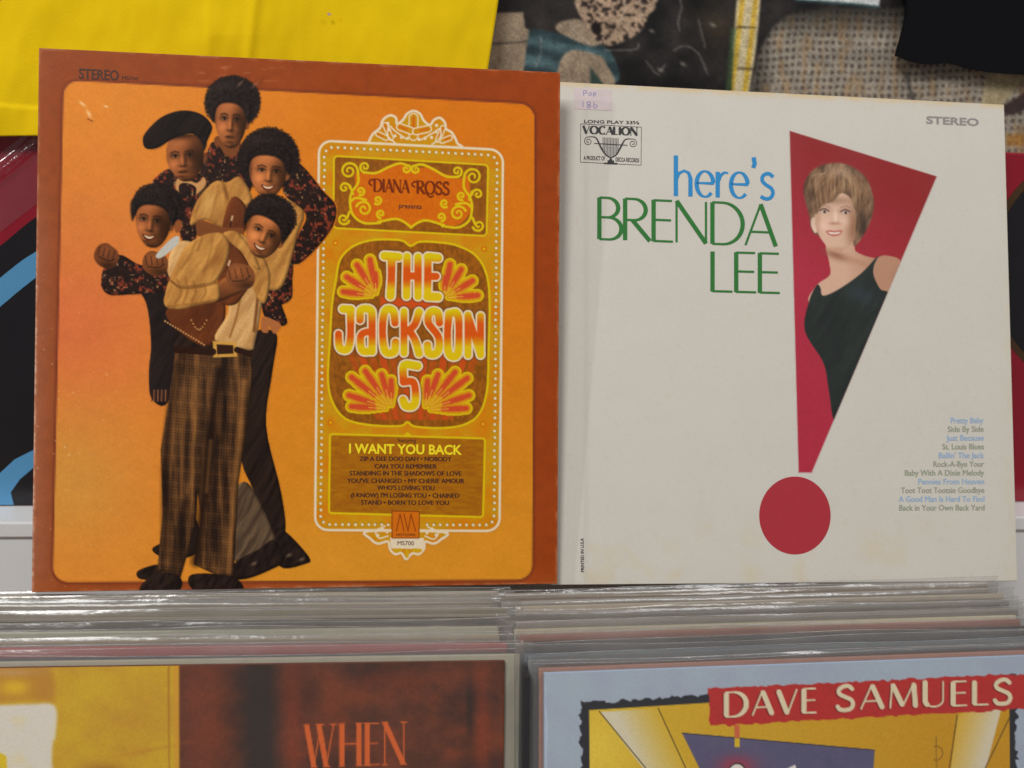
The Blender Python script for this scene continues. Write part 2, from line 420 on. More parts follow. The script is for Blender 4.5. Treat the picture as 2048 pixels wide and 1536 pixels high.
# ================================================================== lettering stock
SONGS_L = ['ZIP A DEE DOO DAH • NOBODY', 'CAN YOU REMEMBER', 'STANDING IN THE SHADOWS OF LOVE', "YOU'VE CHANGED • MY CHERIE AMOUR",
           "WHO'S LOVING YOU", "(I KNOW) I'M LOSING YOU • CHAINED", 'STAND • BORN TO LOVE YOU']
SONGS_R = ['Pretty Baby', 'Side By Side', 'Just Because', 'St. Louis Blues', "Ballin' The Jack", 'Rock-A-Bye Your', 'Baby With A Dixie Melody',
           'Pennies From Heaven', 'Toot Toot Tootsie Goodbye', 'A Good Man Is Hard To Find', 'Back in Your Own Back Yard']
set_type([(s, .0) for s in SONGS_L + SONGS_R] +
         [('I WANT YOU BACK', .03), ('featuring', .0), ('presents', .01), ('STEREO', .03), ('STEREO', .01), ('MS700', .0), ('MOTOWN', .0), ('LONG PLAY 33⅓', .02),
          ('A PRODUCT OF', .02), ('DECCA RECORDS', .02), ('PRINTED IN U.S.A', .02)])

M = {}
M['gloss_print'] = print_mat('orange_cover_ink', 0.38, 0.07, 0.10, 500, 0.08)
M['matt_print'] = print_mat('white_cover_ink', 0.62, 0.30, 0.22, 900, 0.04)
M['lower_print'] = print_mat('record_cover_ink', 0.50, 0.35, 0.15, 900, 0.08)
M['poster_print'] = print_mat('poster_ink', 0.55, 0.35, 0.10, 500, 0.12)
M['card_edge'] = plain('worn_card_edge', (176, 150, 128), 0.8, 0.2, 0.3, 160)
M['brown_card'] = plain('brown_board', (150, 82, 50), 0.6, 0.3, 0.35, 220, 0.3)
M['cream_card'] = plain('aged_white_card', (190, 180, 164), 0.75, 0.2, 0.08, 60)
M['dark_ink'] = ink('dark_brown_ink', (62, 28, 16)); M['black_ink'] = ink('black_ink', (44, 42, 42))
M['title_yellow'] = ink('yellow_ink', (218, 196, 20))

# ================================================================== orange sleeve
SO = Sheet(np.array([-.1932, .5869, -.3205]) + [0, 0, .66], .5856, 19.0654, -.1075)
OW, OH = .3049, .3127
orange = thing('record_sleeve', SO, 'orange record sleeve with five printed figures and an ornate gold lettered panel', 'record sleeve')
box('card', (0, OW, 0, .0032, 0, OH), M['brown_card'], orange, .0004)

def quad_path(tl, tr, br, bl, r, n=7):
    tl, tr, br, bl = [np.array(p, float) for p in (tl, tr, br, bl)]; W = np.linalg.norm(tr - tl); H = np.linalg.norm(bl - tl)
    return [tuple((tl * (1 - u) + tr * u) * (1 - v) + (bl * (1 - u) + br * u) * v) for u, v in [(x / W, y / H) for x, y in rrect(0, 0, W, H, r, 0, n)]]
PANEL = quad_path((128, 161), (1069, 209), (1064, 1159), (106, 1164), 30)
ocorn = [(77.6, 95.5), (1120.7, 144.7), (1114.8, 1167.9), (63.1, 1184.7)]

def gauss(X, Y, cx, cy, rx, ry): return np.exp(-(((X - cx) / rx) ** 2 + ((Y - cy) / ry) ** 2))
def lerp(a, b, t): return np.asarray(a, float) + (np.asarray(b, float) - np.asarray(a, float)) * t[..., None]
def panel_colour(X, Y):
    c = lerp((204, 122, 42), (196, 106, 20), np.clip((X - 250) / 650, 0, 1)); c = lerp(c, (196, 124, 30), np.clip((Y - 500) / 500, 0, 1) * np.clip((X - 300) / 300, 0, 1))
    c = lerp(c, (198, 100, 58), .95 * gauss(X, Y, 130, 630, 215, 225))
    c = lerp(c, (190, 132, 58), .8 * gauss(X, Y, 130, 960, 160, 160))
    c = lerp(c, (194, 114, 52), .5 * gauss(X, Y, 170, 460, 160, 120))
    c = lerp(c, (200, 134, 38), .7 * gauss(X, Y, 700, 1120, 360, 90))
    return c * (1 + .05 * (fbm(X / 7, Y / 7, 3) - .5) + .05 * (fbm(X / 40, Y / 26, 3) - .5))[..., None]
def border_colour(X, Y):
    c = lerp((132, 62, 27), (138, 58, 19), np.clip((X - 100) / 1000, 0, 1))
    c = lerp(c, (148, 90, 66), .9 * np.clip(1 - (X - 60) / 70, 0, 1) * np.clip((Y - 200) / 300, .3, 1))  # purplish sheen on the left border, painted into the colour
    c = lerp(c, (150, 74, 34), .6 * np.clip((Y - 1130) / 60, 0, 1))
    return c * (1 + .12 * (fbm(X / 18, Y / 18) - .5))[..., None]
def orange_ground(p):
    full = np.s_[:, :]
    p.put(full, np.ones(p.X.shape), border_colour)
    # rubbed edges of the sleeve
    d = np.full(p.X.shape, 1e9)
    for i in range(4):
        (ax, ay), (bx, by) = ocorn[i], ocorn[(i + 1) % 4]; l = math.hypot(bx - ax, by - ay)
        d = np.minimum(d, np.abs((p.X - ax) * (by - ay) - (p.Y - ay) * (bx - ax)) / l)
    wear = np.clip(1 - d / (2 + 7 * fbm(p.X / 30, p.Y / 30)), 0, 1) * np.clip(fbm(p.X / 24, p.Y / 24) * 2.6 - .9, 0, 1)
    p.put(full, wear * .5, (206, 168, 140))
    (ax, ay), (bx, by) = ocorn[3], ocorn[0]; dl = np.abs((p.X - ax) * (by - ay) - (p.Y - ay) * (bx - ax)) / math.hypot(bx - ax, by - ay)
    p.put(full, np.clip(1.25 - dl / 4.2, 0, 1) * np.clip(fbm(p.X / 5, p.Y / 7, 3) * 2.2 - .55, 0, 1) * np.clip((p.Y - 380) / 200, .15, 1) * .8, (216, 190, 172))  # worn spine together with its bright edge highlight, painted into the colour
    scuff = np.clip(fbm(p.X / 45, p.Y / 6) * 3 - 2.0, 0, 1) * gauss(p.X, p.Y, 470, 145, 130, 16)
    p.put(full, scuff, (210, 150, 110))
    p.poly(PANEL, (104, 46, 30), 7.0, False, grow=4.0)
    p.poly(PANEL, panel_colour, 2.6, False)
    dots = np.clip((vnoise(p.X / 2.6, p.Y / 2.6) - .93) * 16, 0, 1) * gauss(p.X, p.Y, 120, 900, 130, 330)  # pale specks: faint creases and sheen, painted into the colour
    p.put(full, dots * .55, (226, 196, 150))
    for cx, cy, r, a in ((165, 208, 7, 40), (178, 228, 8, 60), (212, 213, 5, 20)):
        p.soft(cx, cy, r, r * .35, (240, 210, 170), .7, a)
    p.stroke([(176, 238), (186, 243)], 2.5, (120, 60, 30))

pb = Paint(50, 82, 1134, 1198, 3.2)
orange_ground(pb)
def inside_sleeve(p, sheet, W, H):
    lx, lz = sheet.local(p.X, p.Y)
    return np.clip(lx, .0003, W - .0003), np.clip(lz, .0003, H - .0003)
def build_clamped(p, name, sheet, W, H, depth, mat, parent):
    lx, lz = inside_sleeve(p, sheet, W, H)
    return grid_mesh(name, np.stack([lx, np.full_like(lx, depth), lz], -1), mat, parent, np.clip(lin(np.clip(p.C, 0, 1)) / K, .002, .92))
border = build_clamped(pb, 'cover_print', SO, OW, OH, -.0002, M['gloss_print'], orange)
tag(border, 'rust border round an orange printed panel')

# ---- the five printed figures (a plain stand-in group of the same size and colours)
pf = Paint(168, 140, 690, 1182, 1.7)
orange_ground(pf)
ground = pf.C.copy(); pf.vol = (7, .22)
Z1 = lambda pts: [(100 + x / 3.413, 120 + y / 3.413) for x, y in pts]
Z2 = lambda pts: [(100 + x / 2.363, 560 + y / 2.363) for x, y in pts]
def floral(X, Y):
    n = fbm(X / 7, Y / 7, 3); n2 = fbm(X / 5 + 40, Y / 5, 2)
    c = lerp((26, 18, 18), (56, 34, 26), n)
    c = lerp(c, (140, 56, 36), np.clip((n - .60) * 9, 0, 1) * .85)
    c = lerp(c, (176, 130, 84), np.clip((n2 - .72) * 9, 0, 1) * .7)
    return c
def plaid(X, Y):
    u = X + .05 * (Y - 900) + 3 * fbm(X / 30, Y / 60, 2); v = Y - .10 * X
    fine = .5 + .25 * np.cos(u * 2 * np.pi / 5.2) + .25 * np.cos(v * 2 * np.pi / 6.0)
    big = np.exp(-((np.mod(u, 21) - 10) / 3.2) ** 2) + .8 * np.exp(-((np.mod(v, 27) - 13) / 3.6) ** 2)
    drape = fbm(X / 11, Y / 90, 3)
    k = .12 + .34 * fine + .17 * np.clip(big, 0, 1) + 1.5 * (drape - .5)
    return lerp((40, 26, 19), (136, 88, 46), np.clip(k, 0, 1))
def cloth(base, dark, sx=16, sy=22, amt=1.3):
    def f(X, Y):                                  # soft diagonal folds plus fine grain
        u = X * .86 + Y * .5 + 9 * fbm(X / 30, Y / 30, 2); w = -X * .5 + Y * .86
        fold = fbm(u / (sx * .55) + 9, w / (sy * 2.2) + 3, 3)
        return lerp(dark, base, np.clip(.66 + amt * (fold - .47), 0, 1)) * (1 + .06 * (vnoise(X / 2.3, Y / 2.3) - .5))[..., None]
    return f
tan = cloth((206, 146, 72), (132, 80, 34), 22, 26, 1.1); cream = cloth((222, 176, 114), (156, 102, 52), 22, 30, .9); vest = cloth((120, 60, 28), (58, 28, 16), 26, 26, .7)
navy = cloth((40, 30, 28), (22, 17, 18)); grey = cloth((104, 82, 60), (46, 32, 26), 14, 40); dk = cloth((48, 33, 26), (20, 14, 13), 14, 50)
boot = cloth((46, 32, 26), (14, 10, 10), 9, 9)
hair = lambda X, Y: lerp((18, 13, 13), (48, 35, 30), fbm(X / 4, Y / 4, 2))

def head(p, cx, cy, w, h, rot, skin, hair_c=None, hair_r=None, smile=False, hrot=0.0, turn=0.0):
    """A plain printed head: hair mass, face with soft light and shade, brows, eyes, nose, mouth."""
    skin = np.array(skin, float); lt = np.minimum(skin * 1.42 + 14, 255); dkk = skin * .46
    if hair_c:
        hm = p.ell(hair_c[0], hair_c[1], hair_r[0], hair_r[1], hair, hrot, 5.0)
        for k in range(70):                              # springy outline
            t = k / 70 * 2 * math.pi; q = math.radians(hrot); ex_, ey_ = hair_r[0] * math.cos(t), hair_r[1] * math.sin(t)
            p.ell(hair_c[0] + ex_ * math.cos(q) - ey_ * math.sin(q) + _rng.normal(0, .8), hair_c[1] + ex_ * math.sin(q) + ey_ * math.cos(q) + _rng.normal(0, .8), _rng.uniform(1.2, 3.0), _rng.uniform(1.2, 3.0), (26, 19, 18), 0, 2.4, alpha=.75)
        p.soft(hair_c[0] - hair_r[0] * .3, hair_c[1] - hair_r[1] * .5, hair_r[0] * .5, hair_r[1] * .3, (70, 52, 40), .35, clip=hm)
    a = math.radians(rot); R = lambda x, y: (cx + (x * math.cos(a) - y * math.sin(a)) * w, cy + (x * math.sin(a) + y * math.cos(a)) * h)
    out = [R(x, y) for x, y in ((-.86, -.62), (-.5, -.98), (.1, -1.02), (.66, -.9), (.95, -.45), (.94, .1), (.78, .55), (.45, .92), (.05, 1.03), (-.35, .92), (-.72, .52), (-.93, 0))]
    p.ell(*R(.98, .05), w * .17, h * .2, skin * .85, rot, 2)
    f = p.poly(out, lambda X, Y: skin * (1 + .12 * (fbm(X / 4, Y / 4, 2) - .5))[..., None], 2.4)
    S = lambda x, y, rx, ry, c, al, rr=0: p.soft(*R(x + turn * .12, y), rx * w, ry * h, c, al, rot + rr, f)
    # key light from the left, the far cheek falls into shade
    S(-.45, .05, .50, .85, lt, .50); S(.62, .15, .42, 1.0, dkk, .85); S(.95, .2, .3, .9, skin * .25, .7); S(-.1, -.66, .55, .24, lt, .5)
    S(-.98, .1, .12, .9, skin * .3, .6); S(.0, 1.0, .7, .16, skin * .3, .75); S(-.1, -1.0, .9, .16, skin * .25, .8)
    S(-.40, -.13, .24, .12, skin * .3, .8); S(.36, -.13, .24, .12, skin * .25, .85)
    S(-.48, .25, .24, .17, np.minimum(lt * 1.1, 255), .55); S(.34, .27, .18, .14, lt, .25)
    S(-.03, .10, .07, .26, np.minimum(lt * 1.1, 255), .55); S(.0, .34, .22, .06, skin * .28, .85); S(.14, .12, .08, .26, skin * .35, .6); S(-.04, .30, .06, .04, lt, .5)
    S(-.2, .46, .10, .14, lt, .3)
    for ex in (-.38, .36):
        x = ex + turn * .12
        p.stroke([R(x - .2, -.26), R(x, -.31), R(x + .2, -.26)], max(1.6, h * .055), skin * .26, 3.0, True, f, .75)
        p.ell(*R(x, -.105), w * .15, h * .048, (176, 146, 118), rot, 2.2, f, .6 if ex < 0 else .35)
        p.ell(*R(x + .02, -.105), w * .075, h * .062, (22, 13, 10), rot, 2.0, f, .95)
        p.stroke([R(x - .18, -.12), R(x, -.165), R(x + .19, -.12)], 1.7, skin * .2, 2.2, True, f, .8)
    mx = turn * .12
    if smile:
        p.poly([R(-.36 + mx, .51), R(0 + mx, .56), R(.35 + mx, .50), R(.22 + mx, .69), R(0 + mx, .75), R(-.22 + mx, .70)], skin * np.array([.62, .45, .42]), 2.4, clip=f)
        p.poly([R(-.27 + mx, .55), R(0 + mx, .59), R(.26 + mx, .54), R(.11 + mx, .655), R(-.12 + mx, .66)], (222, 194, 160), 1.8, clip=f)
    else:
        p.ell(*R(mx, .6), w * .27, h * .075, skin * .66, rot, 3.0, f); p.stroke([R(-.25 + mx, .585), R(mx, .605), R(.24 + mx, .585)], 1.8, skin * .28, 2.2, True, f, .8)
    S(mx, .80, .22, .05, skin * .3, .55); S(mx - .1, .9, .14, .06, lt, .3)
    if hair_c:                                           # hairline over the brow and temples
        p.poly([R(-1.12, .02), R(-.90, -.42), R(-.62, -.66), R(-.15, -.74), R(.35, -.70), R(.72, -.52), R(.92, -.18), R(1.1, .0), R(1.25, -.7), R(.6, -1.25), R(-.5, -1.25), R(-1.25, -.8)], hair, 4.5)
    return R, f
def fist(p, cx, cy, r, rot, skin):
    skin = np.array(skin, float); a = math.radians(rot); R = lambda x, y: (cx + (x * math.cos(a) - y * math.sin(a)) * r, cy + (x * math.sin(a) + y * math.cos(a)) * r)
    f = p.poly([R(-.9, -.5), R(-.4, -.95), (R(.2, -.85)), R(.75, -.6), R(1, 0), R(.8, .7), R(.2, .95), R(-.5, .8), R(-.95, .3)], skin, 2.2)
    p.soft(*R(-.2, -.4), r * .5, r * .4, skin * 1.4, .5, clip=f); p.soft(*R(.4, .7), r * .8, r * .4, skin * .35, .7, clip=f)
    for k in range(4): p.stroke([R(-.75 + .42 * k, -.55), R(-.68 + .42 * k, .1)], 1.7, skin * .35, 1.6, False, f, .8)
    p.stroke([R(-.6, .25), R(.2, .3), R(.7, .05)], 2.2, skin * .35, 1.8, True, f, .8)

SK = (140, 78, 40)
# back rows of legs and boots
pf.poly(Z2([(930, 300), (1068, 250), (1052, 430), (1022, 690), (1092, 1000), (1112, 1190), (1050, 1225), (960, 990), (900, 800)]), dk)
pf.poly(Z2([(560, 1160), (640, 1100), (700, 1150), (700, 1280), (600, 1320), (520, 1280)]), dk)
pf.poly(Z2([(1055, 1180), (1115, 1190), (1225, 1310), (1205, 1342), (1085, 1352)]), boot)
pf.poly(Z2([(880, 980), (950, 975), (1068, 1228), (1030, 1300), (860, 1320), (840, 1100)]), grey)
pf.poly(Z2([(840, 1400), (880, 1330), (990, 1270), (1060, 1228), (1105, 1325), (1030, 1375), (930, 1412), (850, 1415)]), boot)
pf.poly(Z2([(415, 1375), (500, 1345), (540, 1360), (500, 1410), (425, 1412)]), boot)
pf.poly(Z2([(487, 1265), (540, 1245), (545, 1310), (495, 1290)]), boot)
for c in ((965, 1340), (1130, 1300), (1190, 1320)): pf.soft(*Z2([c])[0], 6, 3, (170, 140, 116), .5, -25)
# tall one at the back: dark flowered shirt, arm on the hip
pf.poly(Z1([(1640, 690), (1730, 730), (1860, 890), (1955, 1010), (1905, 1180), (1700, 1392), (1618, 1310), (1700, 1180), (1745, 1050), (1590, 900)]), floral)
pf.poly(Z1([(1480, 1250), (1650, 1280), (1655, 1500), (1640, 1640), (1500, 1640)]), floral)
pf.poly(Z2([(1005, 20), (1110, 10), (1128, 70), (1095, 110), (1122, 200), (1080, 215), (1010, 165)]), floral)
pf.poly(Z2([(1005, 175), (1060, 190), (1092, 215), (1060, 255), (1035, 215), (1030, 248), (1000, 240)]), (170, 100, 54))
pf.poly(Z1([(1085, 600), (1130, 560), (1320, 620), (1380, 760), (1340, 920), (1040, 900), (1040, 700)]), floral)
pf.poly(Z1([(1140, 520), (1290, 540), (1290, 640), (1220, 660), (1130, 590)]), (120, 66, 34))
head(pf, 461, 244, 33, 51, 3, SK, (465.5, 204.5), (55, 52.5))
pf.poly(Z1([(1080, 640), (1150, 590), (1230, 690), (1310, 620), (1370, 690), (1330, 900), (1050, 860)]), floral)
# the one with a soft cap
pf.poly(Z1([(690, 850), (760, 770), (860, 740), (1050, 790), (1075, 900), (1020, 1050), (990, 1240), (900, 1230), (860, 1000), (760, 860)]), floral)
pf.poly(Z1([(860, 830), (900, 800), (1000, 840), (1050, 800), (1060, 860), (960, 940), (870, 900)]), (196, 140, 84), 3)
pf.poly(Z1([(880, 860), (930, 840), (1000, 880), (960, 1000), (900, 960)]), floral)
pf.ell(*Z1([(1020, 560)])[0], 15, 24, hair, 0, 3)
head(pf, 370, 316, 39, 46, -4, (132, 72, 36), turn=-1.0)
pf.poly(Z1([(636, 570), (650, 500), (760, 392), (900, 346), (1030, 370), (1106, 450), (1085, 530), (1050, 580), (1010, 520), (940, 505), (830, 545), (740, 600), (665, 608)]), cloth((36, 26, 22), (16, 12, 12)))

# right of centre: tan shirt, brown waistcoat
pf.poly(Z1([(1560, 960), (1700, 1000), (1735, 1070), (1690, 1200), (1590, 1540), (1460, 1540), (1450, 1300)]), tan)
pf.poly(Z1([(1120, 832), (1210, 834), (1300, 800), (1380, 940), (1340, 1000), (1240, 980), (1180, 1142), (1060, 1090), (958, 1128), (1000, 970)]), tan)
pf.poly(Z1([(1240, 940), (1330, 985), (1350, 1100), (1310, 1190), (1180, 1160)]), vest)
pf.poly(Z1([(1015, 1092), (1180, 1142), (1320, 1150), (1290, 1230), (1120, 1200), (1010, 1200)]), (120, 66, 34))
pf.soft(*Z1([(1200, 900)])[0], 4, 20, (110, 62, 26), .8, -15); pf.soft(*Z1([(1080, 980)])[0], 16, 26, (232, 186, 110), .4, 15)
pf.stroke(Z1([(1246, 1068), (1238, 1100)]), 3.4, (196, 160, 120), 2.0); pf.stroke(Z1([(1238, 1102), (1230, 1140)]), 2.6, (40, 22, 16), 2.0)
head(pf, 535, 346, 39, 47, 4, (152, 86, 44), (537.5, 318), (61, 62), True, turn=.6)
# small one on the left, fists up
pf.poly(Z2([(250, 10), (380, 0), (560, 0), (640, 120), (610, 300), (560, 575), (480, 560), (468, 430), (478, 300), (455, 110), (390, 40), (300, 72), (258, 50)]), navy)
pf.poly(Z1([(360, 1440), (470, 1330), (620, 1400), (800, 1390), (860, 1560), (560, 1600), (380, 1590)]), floral)
for k in range(9): pf.stroke(Z2([(484 + 9 * k, 520), (482 + 9 * k, 572)]), 2.0, (150, 92, 60) if k % 2 else (60, 34, 26))
pf.poly(Z1([(850, 1260), (960, 1240), (1010, 1320), (880, 1520), (800, 1440)]), cream)
fist(pf, 213, 512, 25, 20, (112, 60, 32)); fist(pf, 311, 527, 26, 0, (120, 66, 34))
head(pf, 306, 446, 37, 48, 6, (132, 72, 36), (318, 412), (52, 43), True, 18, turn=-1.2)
pf.ell(*Z1([(876, 1135)])[0], 8, 13, (140, 76, 38), 8)
pf.poly(Z1([(725, 1330), (830, 1220), (880, 1205), (870, 1260), (760, 1350)]), (188, 184, 172))
# front one: tan jacket, waistcoat, belt, checked trousers
pf.poly(Z2([(596, 300), (780, 320), (945, 330), (957, 450), (930, 700), (892, 950), (868, 1396), (795, 1398), (680, 1345), (715, 1120), (698, 1010), (690, 1160), (618, 1405), (508, 1372), (532, 1100), (524, 800), (562, 560)]), plaid, 2.4, False)
legs = pf.poly(Z2([(600, 345), (945, 375), (957, 450), (868, 1396), (508, 1372), (524, 800)]), (0, 0, 0), alpha=0.0)
for pts, w, a in (([(800, 430), (775, 600), (742, 900), (716, 1120), (690, 1330)], 16, .85), ([(600, 400), (550, 800), (545, 1300)], 10, .6), ([(830, 560), (800, 760)], 14, .5), ([(640, 1050), (590, 1390)], 14, .45)):
    pf.stroke(Z2(pts), w, (30, 18, 13), 14, True, alpha=a)
for pts, w, a in (([(690, 480), (670, 900), (650, 1000)], 8, .35), ([(915, 480), (880, 900), (840, 1380)], 9, .4), ([(760, 760), (740, 1000)], 3, .5)):
    pf.stroke(Z2(pts), w, (196, 130, 64), 10, True, alpha=a)
pf.poly([(350, 664), (400, 668), (452, 672), (452, 708), (348, 704)], dk, 2.0, False)
pf.poly(Z2([(425, 1470), (500, 1385), (612, 1400), (604, 1470)]), boot); pf.poly(Z2([(668, 1392), (860, 1400), (905, 1470), (690, 1470)]), boot)
pf.poly(Z2([(548, 150), (640, 90), (800, 70), (830, 160), (790, 280), (720, 312), (600, 235)]), vest)
for k in range(16): pf.ell(*Z2([(545 + 12.2 * k, 195 + 7.4 * k)])[0], 1.9, 1.9, (196, 140, 84), 0, 1.4)
for k in range(9): pf.ell(*Z2([(668 + 9 * k, 190 + 45 * math.sin(k / 8 * 3.14))])[0], 1.7, 1.7, (186, 130, 74), 0, 1.4)
pf.poly(Z2([(850, 40), (900, 10), (1010, 5), (1000, 120), (970, 290), (940, 332), (780, 284), (840, 160)]), cream)
pf.stroke(Z2([(905, 60), (880, 180), (850, 270)]), 4, (150, 98, 46), 3, True); pf.stroke(Z2([(985, 60), (965, 240)]), 6, (120, 70, 34), 4)
pf.poly([(480, 470), (505, 484), (530, 518), (541, 556), (532, 604), (518, 600), (506, 575), (492, 530)], tan)
pf.poly([(446, 478), (476, 496), (498, 530), (503, 562), (486, 592), (468, 610), (440, 604), (436, 560)], vest)
pf.poly([(446, 468), (470, 462), (492, 482), (510, 510), (520, 538), (506, 534), (488, 508), (466, 490)], tan)
pf.poly([(428, 604), (434, 570), (462, 550), (496, 556), (500, 572), (470, 590)], lambda X, Y: lerp((150, 86, 44), (84, 44, 22), np.clip((Y - 560) / 40, 0, 1)))
pf.poly([(446, 468), (424, 466), (394, 476), (368, 498), (352, 530), (340, 560), (352, 576), (392, 574), (428, 566), (444, 546), (456, 516), (459, 488)], tan)
pf.poly([(340, 560), (330, 590), (328, 606), (338, 617), (366, 618), (400, 610), (434, 602), (440, 584), (434, 566), (400, 572), (362, 574)], tan)
pf.stroke([(342, 562), (364, 576), (400, 574), (434, 566)], 3.0, (112, 66, 28), 4.0, True, alpha=.8)
for pts in ([(600, 0), (620, 60), (590, 110)], [(640, -10), (650, 50), (630, 108)], [(680, 10), (690, 60), (670, 100)], [(730, 20), (735, 60), (715, 96)], [(560, 125), (680, 112), (780, 96)]): pf.stroke(Z2(pts), 3, (128, 78, 32), 5, True, alpha=.65)
for pts in ([(1000, 1230), (960, 1330), (900, 1420)], [(1110, 1230), (1090, 1330), (1050, 1440)], [(1040, 1200), (1010, 1300)]): pf.stroke(Z1(pts), 3, (134, 84, 36), 6, True, alpha=.6)
for pts in ([(1060, 860), (1020, 960), (990, 1080)], [(1150, 860), (1130, 960), (1100, 1080)]): pf.stroke(Z1(pts), 3, (134, 84, 36), 6, True, alpha=.5)
pf.stroke(Z1([(1228, 1372), (1216, 1408)]), 3.6, (204, 170, 130), 2.0); pf.stroke(Z1([(1214, 1410), (1204, 1450)]), 2.8, (40, 22, 16), 2.0)
fist(pf, 481, 553, 29, -8, (128, 72, 38))
pf.poly(Z2([(770, 288), (880, 294), (884, 362), (772, 366)]), (204, 150, 66), 2, False); pf.poly(Z2([(788, 304), (866, 308), (868, 348), (790, 352)]), (50, 28, 18), 2, False)
pf.stroke(Z2([(600, 330), (770, 340)]), 14, (44, 24, 16)); pf.stroke(Z2([(884, 330), (945, 350)]), 12, (44, 24, 16))
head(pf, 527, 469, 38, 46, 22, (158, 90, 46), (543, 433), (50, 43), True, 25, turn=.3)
# two pale flecks at the edge of the tall one's hair
for pt in ((1300, 160), (1400, 170)): pf.soft(*Z1([pt])[0], 9, 2, (150, 110, 90), .6, -45)
same = np.abs(pf.C - ground).max(-1) < 1e-4; pf.C = np.where(same[..., None], pf.C, pf.C * .93)
lx, lz = inside_sleeve(pf, SO, OW, OH)
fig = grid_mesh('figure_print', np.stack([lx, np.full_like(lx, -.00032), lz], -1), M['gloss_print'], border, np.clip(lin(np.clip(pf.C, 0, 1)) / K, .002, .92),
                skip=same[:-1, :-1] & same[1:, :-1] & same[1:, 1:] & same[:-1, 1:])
tag(fig, 'five printed figures in tan, brown and dark flowered clothes')

# ---- the ornate gold panel
pm = Paint(620, 216, 1014, 1124, 1.35)
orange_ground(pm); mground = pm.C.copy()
WHT, YEL, OCH, BRN = (226, 206, 176), (216, 186, 14), (196, 138, 14), (146, 84, 20)
def crayon(base, var=.16, s=5):
    return lambda X, Y: np.clip(np.asarray(base, float) * (1 + var * (fbm(X / s, Y / (s * 1.6), 3) - .5) * 2)[..., None], 0, 255)
gold = lambda X, Y: lerp(lerp((206, 146, 18), (214, 118, 12), np.clip(fbm(X / 30, Y / 30, 2) * 2 - .6, 0, 1)), (188, 140, 20), fbm(X / 4, Y / 4, 2) * .5)
frame_path = quad_path((638, 281), (1006, 300), (999, 1062), (630, 1060), 26)
# crest and foot outlines lie behind the frame
crest = [(738, 284), (746, 268), (760, 256), (766, 240), (780, 231), (792, 236), (794, 248), (806, 240), (814, 228), (827, 222), (840, 228), (848, 242), (860, 250), (868, 240), (880, 236), (890, 246), (892, 258), (904, 266), (914, 286), (910, 296), (740, 292)]
foot = [(738, 1062), (742, 1078), (756, 1087), (776, 1083), (780, 1098), (790, 1108), (803, 1106), (812, 1118), (824, 1107), (838, 1108), (848, 1097), (850, 1083), (866, 1087), (880, 1080), (886, 1064)]
for q in (crest, foot): pm.poly(q, WHT, 1.8, grow=2.6)
for q in (crest, foot): pm.poly(q, gold, 1.8, grow=-2.4)
pm.poly(frame_path, WHT, 1.8, False, grow=2.4)
pm.poly(frame_path, gold, 1.8, False, grow=-2.6)
# petals of the crest
for (x0, y0), (x1, y1), w in (((827, 272), (827, 236), 15), ((822, 262), (800, 254), 11), ((832, 263), (856, 258), 11), ((772, 276), (756, 268), 7), ((884, 282), (900, 276), 7), ((782, 276), (770, 250), 7), ((876, 280), (886, 256), 7)):
    pm.stroke([(x0, y0), (x1, y1)], w + 5, WHT, 1.6); pm.stroke([(x0, y0), (x1, y1)], w, gold, 1.6)
    pm.stroke([((x0 * .6 + x1 * .4), (y0 * .6 + y1 * .4)), (x1, y1)], w * .4, (206, 100, 16), 3.5)
for pts in ([(790, 286), (776, 272), (778, 252), (790, 262), (812, 278)], [(864, 289), (880, 276), (880, 258), (866, 266), (842, 280)]):
    pm.stroke(pts, 3.0, WHT, 1.6, True)
for x, y in ((776, 247), (779, 260), (790, 272), (803, 275), (815, 277), (838, 279), (850, 277), (863, 275), (872, 264), (873, 251)): pm.ell(x, y, 3.2, 3.2, WHT, 0, 1.5)
# row of light bulbs drawn along the frame
inner = np.array(quad_path((649, 294), (994, 311), (988, 1050), (641, 1049), 18, 9)); seg = np.linalg.norm(np.roll(inner, -1, 0) - inner, axis=1); tot = seg.sum(); n = int(tot / 13.0)
cum = np.concatenate([[0], np.cumsum(seg)]); loop = np.vstack([inner, inner[:1]])
for k in range(n):
    t = k * tot / n; i = min(np.searchsorted(cum, t, 'right') - 1, len(seg) - 1); q = loop[i] + (loop[i + 1] - loop[i]) * ((t - cum[i]) / seg[i])
    if 778 < q[0] < 844 and q[1] > 1000: continue
    pm.ell(q[0] + _rng.normal(0, .4), q[1] + _rng.normal(0, .4), 3.7, 3.7, (150, 118, 20), 0, 2.4); pm.ell(q[0] + _rng.normal(0, .3), q[1], 2.9, 2.9, WHT, 0, 1.5)
# top compartment
top = quad_path((668, 312), (976, 330), (973, 472), (667, 456), 8)
pm.poly(top, crayon(BRN), 1.6, False)
orn = [(712, 346), (740, 348), (768, 338), (800, 328), (827, 340), (856, 334), (890, 348), (916, 358), (938, 352), (940, 380), (944, 410), (934, 434), (910, 452), (872, 444), (838, 444), (823, 456), (808, 442), (770, 440), (730, 444), (708, 430), (702, 404), (710, 376)]
pm.poly(orn, lambda X, Y: lerp((214, 112, 14), (202, 92, 12), fbm(X / 6, Y / 6, 3)), 1.6)
pm.stroke(top, 3.6, YEL, 1.6, False, closed=True)
def spiral(cx, cy, r, a0, turns, w, ccw=1):
    n = int(18 * turns) + 3; P = []
    for i in range(n):
        t = i / (n - 1); rr = r * (1 - .82 * t); a = math.radians(a0) + ccw * t * turns * 2 * math.pi; P.append((cx + rr * math.cos(a), cy + rr * math.sin(a)))
    pm.stroke(P, np.linspace(w, w * .75, len(P) - 1), YEL, 1.8, False); return P[0]
